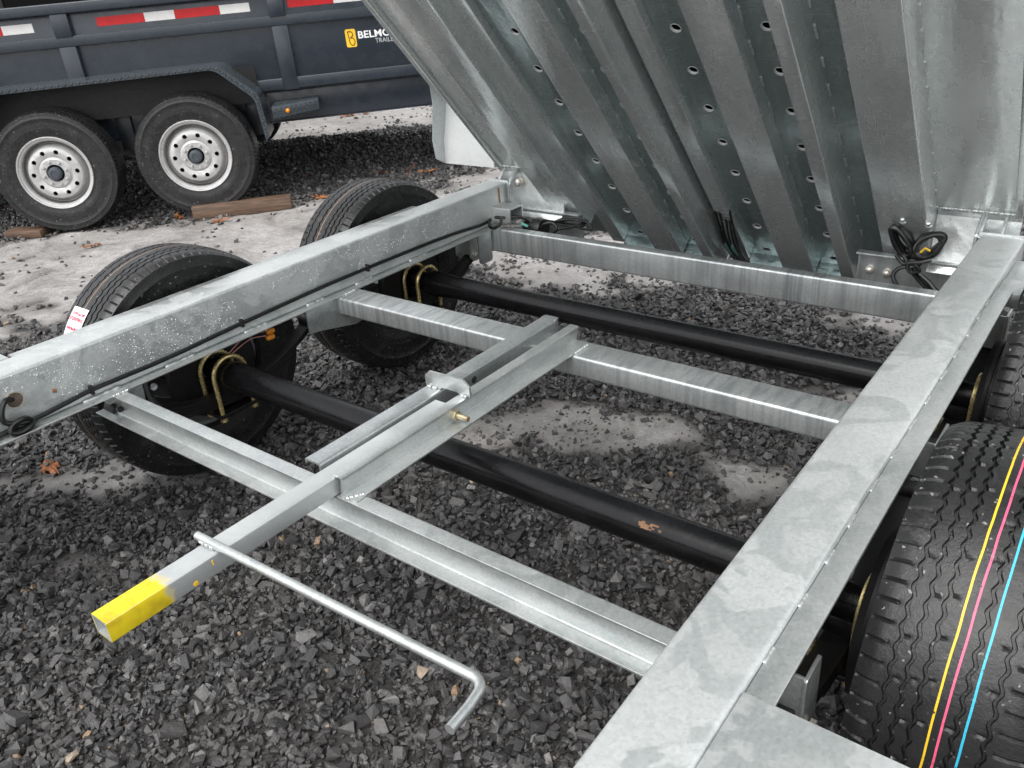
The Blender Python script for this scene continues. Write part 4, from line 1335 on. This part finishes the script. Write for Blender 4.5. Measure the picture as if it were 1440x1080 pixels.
# turned-down front edge of the fender
n = len(sp)
inner = [(a + (.03 if a < .45 - .6 else (-.03 if a > 1.05 else 0)), z - .025) for (a, z) in sp]
vs = [(a, -.0355, z) for (a, z) in sp] + [(a, -.0355, z) for (a, z) in inner] + [(a, -.0315, z) for (a, z) in sp] + [(a, -.0315, z) for (a, z) in inner]
fs = [(i, i + 1, n + i + 1, n + i) for i in range(n - 1)] + [(2 * n + i, 2 * n + i + 1, 3 * n + i + 1, 3 * n + i) for i in range(n - 1)] + [(n + i, n + i + 1, 3 * n + i + 1, 3 * n + i) for i in range(n - 1)]
b.add(vs, fs); b.build('fender_edge', M['tread_plate'], fen, None, angle=40)
b = MB()   # raised diamonds on the edge
def along(path, d):
    acc = 0
    for i in range(len(path) - 1):
        a, c = Vector(path[i]), Vector(path[i + 1]); L = (c - a).length
        if acc + L >= d: return a.lerp(c, (d - acc) / L), (c - a).normalized()
        acc += L
    return None
mid = [((a + c) / 2, (z + e) / 2) for (a, z), (c, e) in zip(sp, inner)]
d = .01
kk = 0
while True:
    q = along(mid, d)
    if q is None: break
    p, t = q
    nn = Vector((-t.y, t.x)); an = (.8 if kk % 2 else -.8)
    e = t * math.cos(an) + nn * math.sin(an); f_ = Vector((-e.y, e.x))
    vs = [(p + e * .016), (p + f_ * .005), (p - e * .016), (p - f_ * .005)]
    b.add([(v.x, -.0356, v.y) for v in vs] + [(p.x, -.0430, p.y)], [(0, 1, 4), (1, 2, 4), (2, 3, 4), (3, 0, 4)])
    d += .021; kk += 1
o = b.build('tread_diamonds', M['tread_plate'], fen, None, smooth=False); o['kind'] = 'stuff'
# step beside the fender with amber marker
b = MB()
b.add([(1.44, .02, .566), (1.44, .02, .642), (1.74, .20, .646), (1.74, .20, .575), (1.44, .355, .566), (1.44, .355, .642), (1.74, .355, .646), (1.74, .355, .575)],
      [(0, 1, 2, 3), (1, 5, 6, 2), (0, 4, 5, 1), (3, 2, 6, 7), (0, 3, 7, 4)])
step = gpart(b, 'step', M['tread_plate'], bevel=.002)
b = MB()
for i in range(9):
    for k in range(4):
        t = (i + .5 + .3 * (k % 2)) / 9.5; p = Vector((1.44 + .30 * t, .02 + .18 * t, .578 + .017 * k))
        b.lathe([(0, .006), (-.004, .003), (-.0045, .0003)], 6, 'y', tuple(p))
o = b.build('tread_studs', M['tread_plate'], step, None); o['kind'] = 'stuff'
b = MB(); b.lathe([(.082, .0150), (.066, .014), (.058, .009), (.0555, .0005)], 18, 'y', (1.536, 0, .603)); b.build('marker_light', M['amber'], step, None, angle=60)
# reflective tape
for (s0, s1, mt) in ((-.45, -.142, 'red_tape'), (-.141, .047, 'white_tape'), (.437, .735, 'red_tape'), (.736, .925, 'white_tape'), (.926, 1.212, 'red_tape'), (1.213, 1.405, 'white_tape'), (1.65, 1.95, 'red_tape'), (1.951, 2.14, 'white_tape'), (2.141, 2.43, 'red_tape')):
    b = MB(); b.box(s0, s1, .2838, .2848, 1.219, 1.273); gpart(b, 'reflective_tape', M[mt])
# lettering and badge on the side
FRONT = Matrix(((1, 0, 0, 0), (0, 0, -1, 0), (0, 1, 0, 0), (0, 0, 0, 1)))    # text plane facing outward
text_mesh('lettering', 'BELMONT', .0625, M['white_print'], bg, T((2.074, .2842, .989)) @ FRONT, .024, .0006, 'LEFT', 1.12)
text_mesh('lettering', 'TRAILERS', .040, M['grey_print'], bg, T((2.188, .2842, .951)) @ FRONT, .010, .0005, 'LEFT', .98)
b = MB(); b.prism(rpoly(rect(1.992, 2.062, .938, 1.052), .014, 4), 'y', .2836, .2848); badge = gpart(b, 'badge', M['logo_yellow'])
b = MB()
Bp = [(2.009, 1.036), (2.014, .998), (2.016, .970), (2.024, .954), (2.040, .951), (2.050, .966), (2.048, .985), (2.036, .996), (2.024, .996), (2.034, 1.004), (2.042, 1.016), (2.036, 1.032), (2.022, 1.037), (2.009, 1.036)]
b.sweep(bez([(a, .2834, z) for (a, z) in Bp], 4), .0028, 6); b.build('badge_outline', M['dark_print'], badge, None)
# wheels of the dark trailer
me_bg = tyre_mesh('tyre', .392, .235, .222, 360, M['tyre_old'], [-.045, 0, .045], zig=90, amp=.002, gd=.006)
disc = MB(); wheel_disc(disc, .225)
WM = Matrix.Rotation(-PI / 2, 4, 'Z')           # local +x -> outward
def bg_wheel(s, z, lab, src=None, spin=0.0, parent=bg, y=.0):
    Mx = T((s, y, z)) @ WM
    if src is not None:
        c = kid(src, parent, Mx); c['label'] = lab; return c
    w = disc.build('wheel', M['rim'], parent, Mx, angle=40); w['label'] = lab
    ty = bpy.data.objects.new('tyre', me_bg); COL.objects.link(ty); ty.parent = w; ty.matrix_local = T((-.118 + .024, 0, 0))
    b = MB(); b.lathe([(-.03, .038), (.012, .042), (.030, .040), (.038, .034), (.040, .022), (.036, .020), (.036, .0005)], 32); b.build('hub_cap', M['cap'], w, None, angle=40)
    b = MB(); b.lathe([(-.06, .0005), (-.06, .19)], 32); b.lathe([(-.06, .19), (-.15, .19)], 32); b.build('brake_drum', M['black_matte'], w, None)
    nut = None
    for k in range(8):
        a = 2 * PI * k / 8 + .2
        Mn = T((.014, .0735 * math.cos(a), .0735 * math.sin(a)))
        if nut is None: nut = lug_nut_mb().build('lug_nut', M['rim'], w, Mn)
        else: kid(nut, w, Mn)
    return w
bw1 = bg_wheel(0.0, .390, 'front silver wheel of the dark trailer')
bw2 = bg_wheel(.896, .394, 'rear silver wheel of the dark trailer, standing by the timber', bw1)
bg_wheel(0.0, .390, 'far side front wheel', bw1, y=2.26); bg_wheel(.896, .394, 'far side rear wheel', bw1, y=2.26)
for s in (0, .896):
    b = MB(); b.sweep([(s, .10, .39), (s, 2.16, .39)], .05, 16); gpart(b, 'axle', M['trailer_dark'])

# a taller black trailer parked beyond it, seen over the top rail
bk = empty('cargo_trailer', (0, 0, 0), BGM @ T((-1.2, 4.2, 0)))
tag(bk, 'tall black trailer just seen over the top rail of the dark trailer', 'trailer')
b = MB(); b.box(-3.0, 3.4, 0, 2.0, .55, 2.3)
bkb = b.build('body', M['deep_black'], bk, None, bevel=.02)
for s in (-2.9, -1.6, -.3, 1.0, 2.3, 3.3):
    b = MB(); b.box(s - .03, s + .03, -.012, -.0005, .56, 2.28); b.build('side_trim', M['black_matte'], bk, None, bevel=.002)
b = MB(); b.box(-3.02, 3.42, -.02, -.0005, .50, .549); b.build('skirt_rail', M['trailer_dark'], bk, None)
for s in (-.1, .85): kid(bw1, bk, T((s, -.02, .39)) @ WM)['label'] = 'silver wheel of the black trailer'

# ------------------------------------------------------------------ loose things on the ground
def ground_z(x, y): return float(height(np.array([float(x)]), np.array([float(y)]))[0])
def plank(x, y, ang, L, W, H, tilt, label, rz=0):
    b = MB()
    b.box(-L / 2, L / 2, -W / 2, W / 2, 0, H)
    o = b.build('timber_block', M['wood'], None, T((x, y, ground_z(x, y) + .004)) @ Matrix.Rotation(ang, 4, 'Z') @ Matrix.Rotation(tilt, 4, 'X'), bevel=.005)
    tag(o, label, 'timber', 'timber blocks by the wheels')
    return o
a = math.atan2(3.484 - 3.017, -4.702 + 5.148)
plank(-4.955, 3.275, a, .66, .10, .088, 0, 'long reddish timber block lying against the rear wheel of the dark trailer')
plank(-5.99, 2.27, .55, .27, .12, .05, .0, 'short timber block under the front wheel of the dark trailer')

def leaf_mesh(seed):
    rr = random.Random(seed); n = 22; vs = []; out = []
    for k in range(n):
        t = k / n * 2 * PI
        r = .032 * (1 + .32 * math.cos(5 * t + rr.uniform(-.3, .3)) * rr.uniform(.5, 1)) * (1.25 if abs(math.sin(t)) < .4 else .8)
        out.append((r * math.cos(t) * 1.3, r * math.sin(t) * .9))
    vs = [(0, 0, .004)] + [(x, y, .010 * math.sin(2.2 * i + seed) + .35 * (x * x + y * y) / .03 * .1) for i, (x, y) in enumerate(out)]
    fs = [(0, 1 + i, 1 + (i + 1) % n) for i in range(n)]
    vs += [(x, y, z - .0008) for (x, y, z) in vs]
    m_ = n + 1
    fs += [(m_, m_ + 1 + (i + 1) % n, m_ + 1 + i) for i in range(n)] + [(1 + i, m_ + 1 + i, m_ + 1 + (i + 1) % n, 1 + (i + 1) % n) for i in range(n)]
    b = MB(); b.add(vs, fs)
    b.sweep([(.036, 0, .004), (.06, .006, .010), (.078, .004, .004)], .0011, 5)
    return b
LEAVES = [(-4.741, 3.768, 1.4, 'bright orange leaf on the slush near the end of the timber', 0), (-5.362, 4.186, 1.1, 'orange leaf at the foot of the dark gravel bank', 0),
          (-4.85, 4.50, 1.4, 'orange leaf left of the leaf cluster below the gravel bank', 0), (-4.72, 4.70, 1.5, 'orange leaf in the cluster near the raised fender', 0),
          (-4.52, 4.66, 1.3, 'orange leaf nearest the raised fender', 0), (-4.60, 4.55, 1.1, 'brown leaf among the orange leaves near the fender', 1),
          (-7.348, 6.446, 1.5, 'orange leaf far off on the slush under the dark trailer', 0), (-7.25, 6.62, 1.3, 'brown leaf far off beside an orange one', 1),
          (-4.906, 3.047, 1.1, 'brown leaf on the slush before the timber block', 1), (-5.319, 3.00, 1.3, 'orange leaf touching the left end of the timber block', 0),
          (-5.203, 2.318, 1.0, 'red brown leaf lying alone on the pale slush', 1), (-2.753, .86, 1.1, 'orange brown leaf on gravel by the left front tyre', 0),
          (-6.03, 2.45, 1.2, 'orange leaf on the short timber block by the front wheel', 0), (-6.9, 2.6, 1.3, 'brown leaf under the dark trailer at its front wheel', 1),
          (-.664, 2.389, .7, 'small orange leaf on gravel beside the near rail', 0), (-5.55, 3.30, 1.2, 'brown leaf between the two wheels of the dark trailer', 1)]
lm = [leaf_mesh(k) for k in range(4)]
for k, (x, y, s, lab, br) in enumerate(LEAVES):
    z = ground_z(x, y) + .012
    Mx = T((x, y, z + (.05 if 'on the short' in lab else 0))) @ Matrix.Rotation(k * 1.7, 4, 'Z') @ Matrix.Rotation(rad(12 + 9 * math.sin(k)), 4, 'X') @ Matrix.Scale(s, 4)
    o = lm[k % 4].build('fallen_leaf', M['leaf_brown'] if br else M['leaf'], None, Mx, smooth=False)
    tag(o, lab, 'leaf', 'fallen leaves on the ground')
ROCKS = [(-1.063, .895, .022, 'pale_rock', 'pale tan stone under the bent rod'), (-1.525, .314, .018, 'pale_rock', 'tan stone at the front left of the gravel'),
         (-.982, 1.106, .022, 'grey_rock', 'pale grey stone just behind the front cross member'), (-1.06, .80, .023, 'grey_rock', 'grey stone beside the pale tan one under the rod'),
         (-1.46, 1.56, .028, 'pale_rock', 'brownish stone behind the front axle at the left'), (-1.39, .62, .019, 'grey_rock', 'grey stone left of the rod, near the yellow tip')]
for k, (x, y, r, mt, lab) in enumerate(ROCKS):
    bm = bmesh.new()
    rr = np.random.default_rng(100 + k)
    p = rr.normal(size=(14, 3)); p /= np.linalg.norm(p, axis=1)[:, None]
    for q in p * rr.uniform(.8, 1.1, (14, 1)) * np.array([1.15, .85, .6]) * r: bm.verts.new(q)
    bmesh.ops.convex_hull(bm, input=bm.verts)
    bmesh.ops.delete(bm, geom=[v for v in bm.verts if not v.link_faces], context='VERTS')
    me = bpy.data.meshes.new('stone'); bm.to_mesh(me); bm.free()
    me.materials.append(M[mt]); me.shade_flat()
    o = bpy.data.objects.new('stone', me); COL.objects.link(o)
    o.location = (x, y, ground_z(x, y) + r * .55); o.rotation_euler = (0, 0, k * 1.3)
    tag(o, lab, 'stone', 'single larger stones in the gravel')
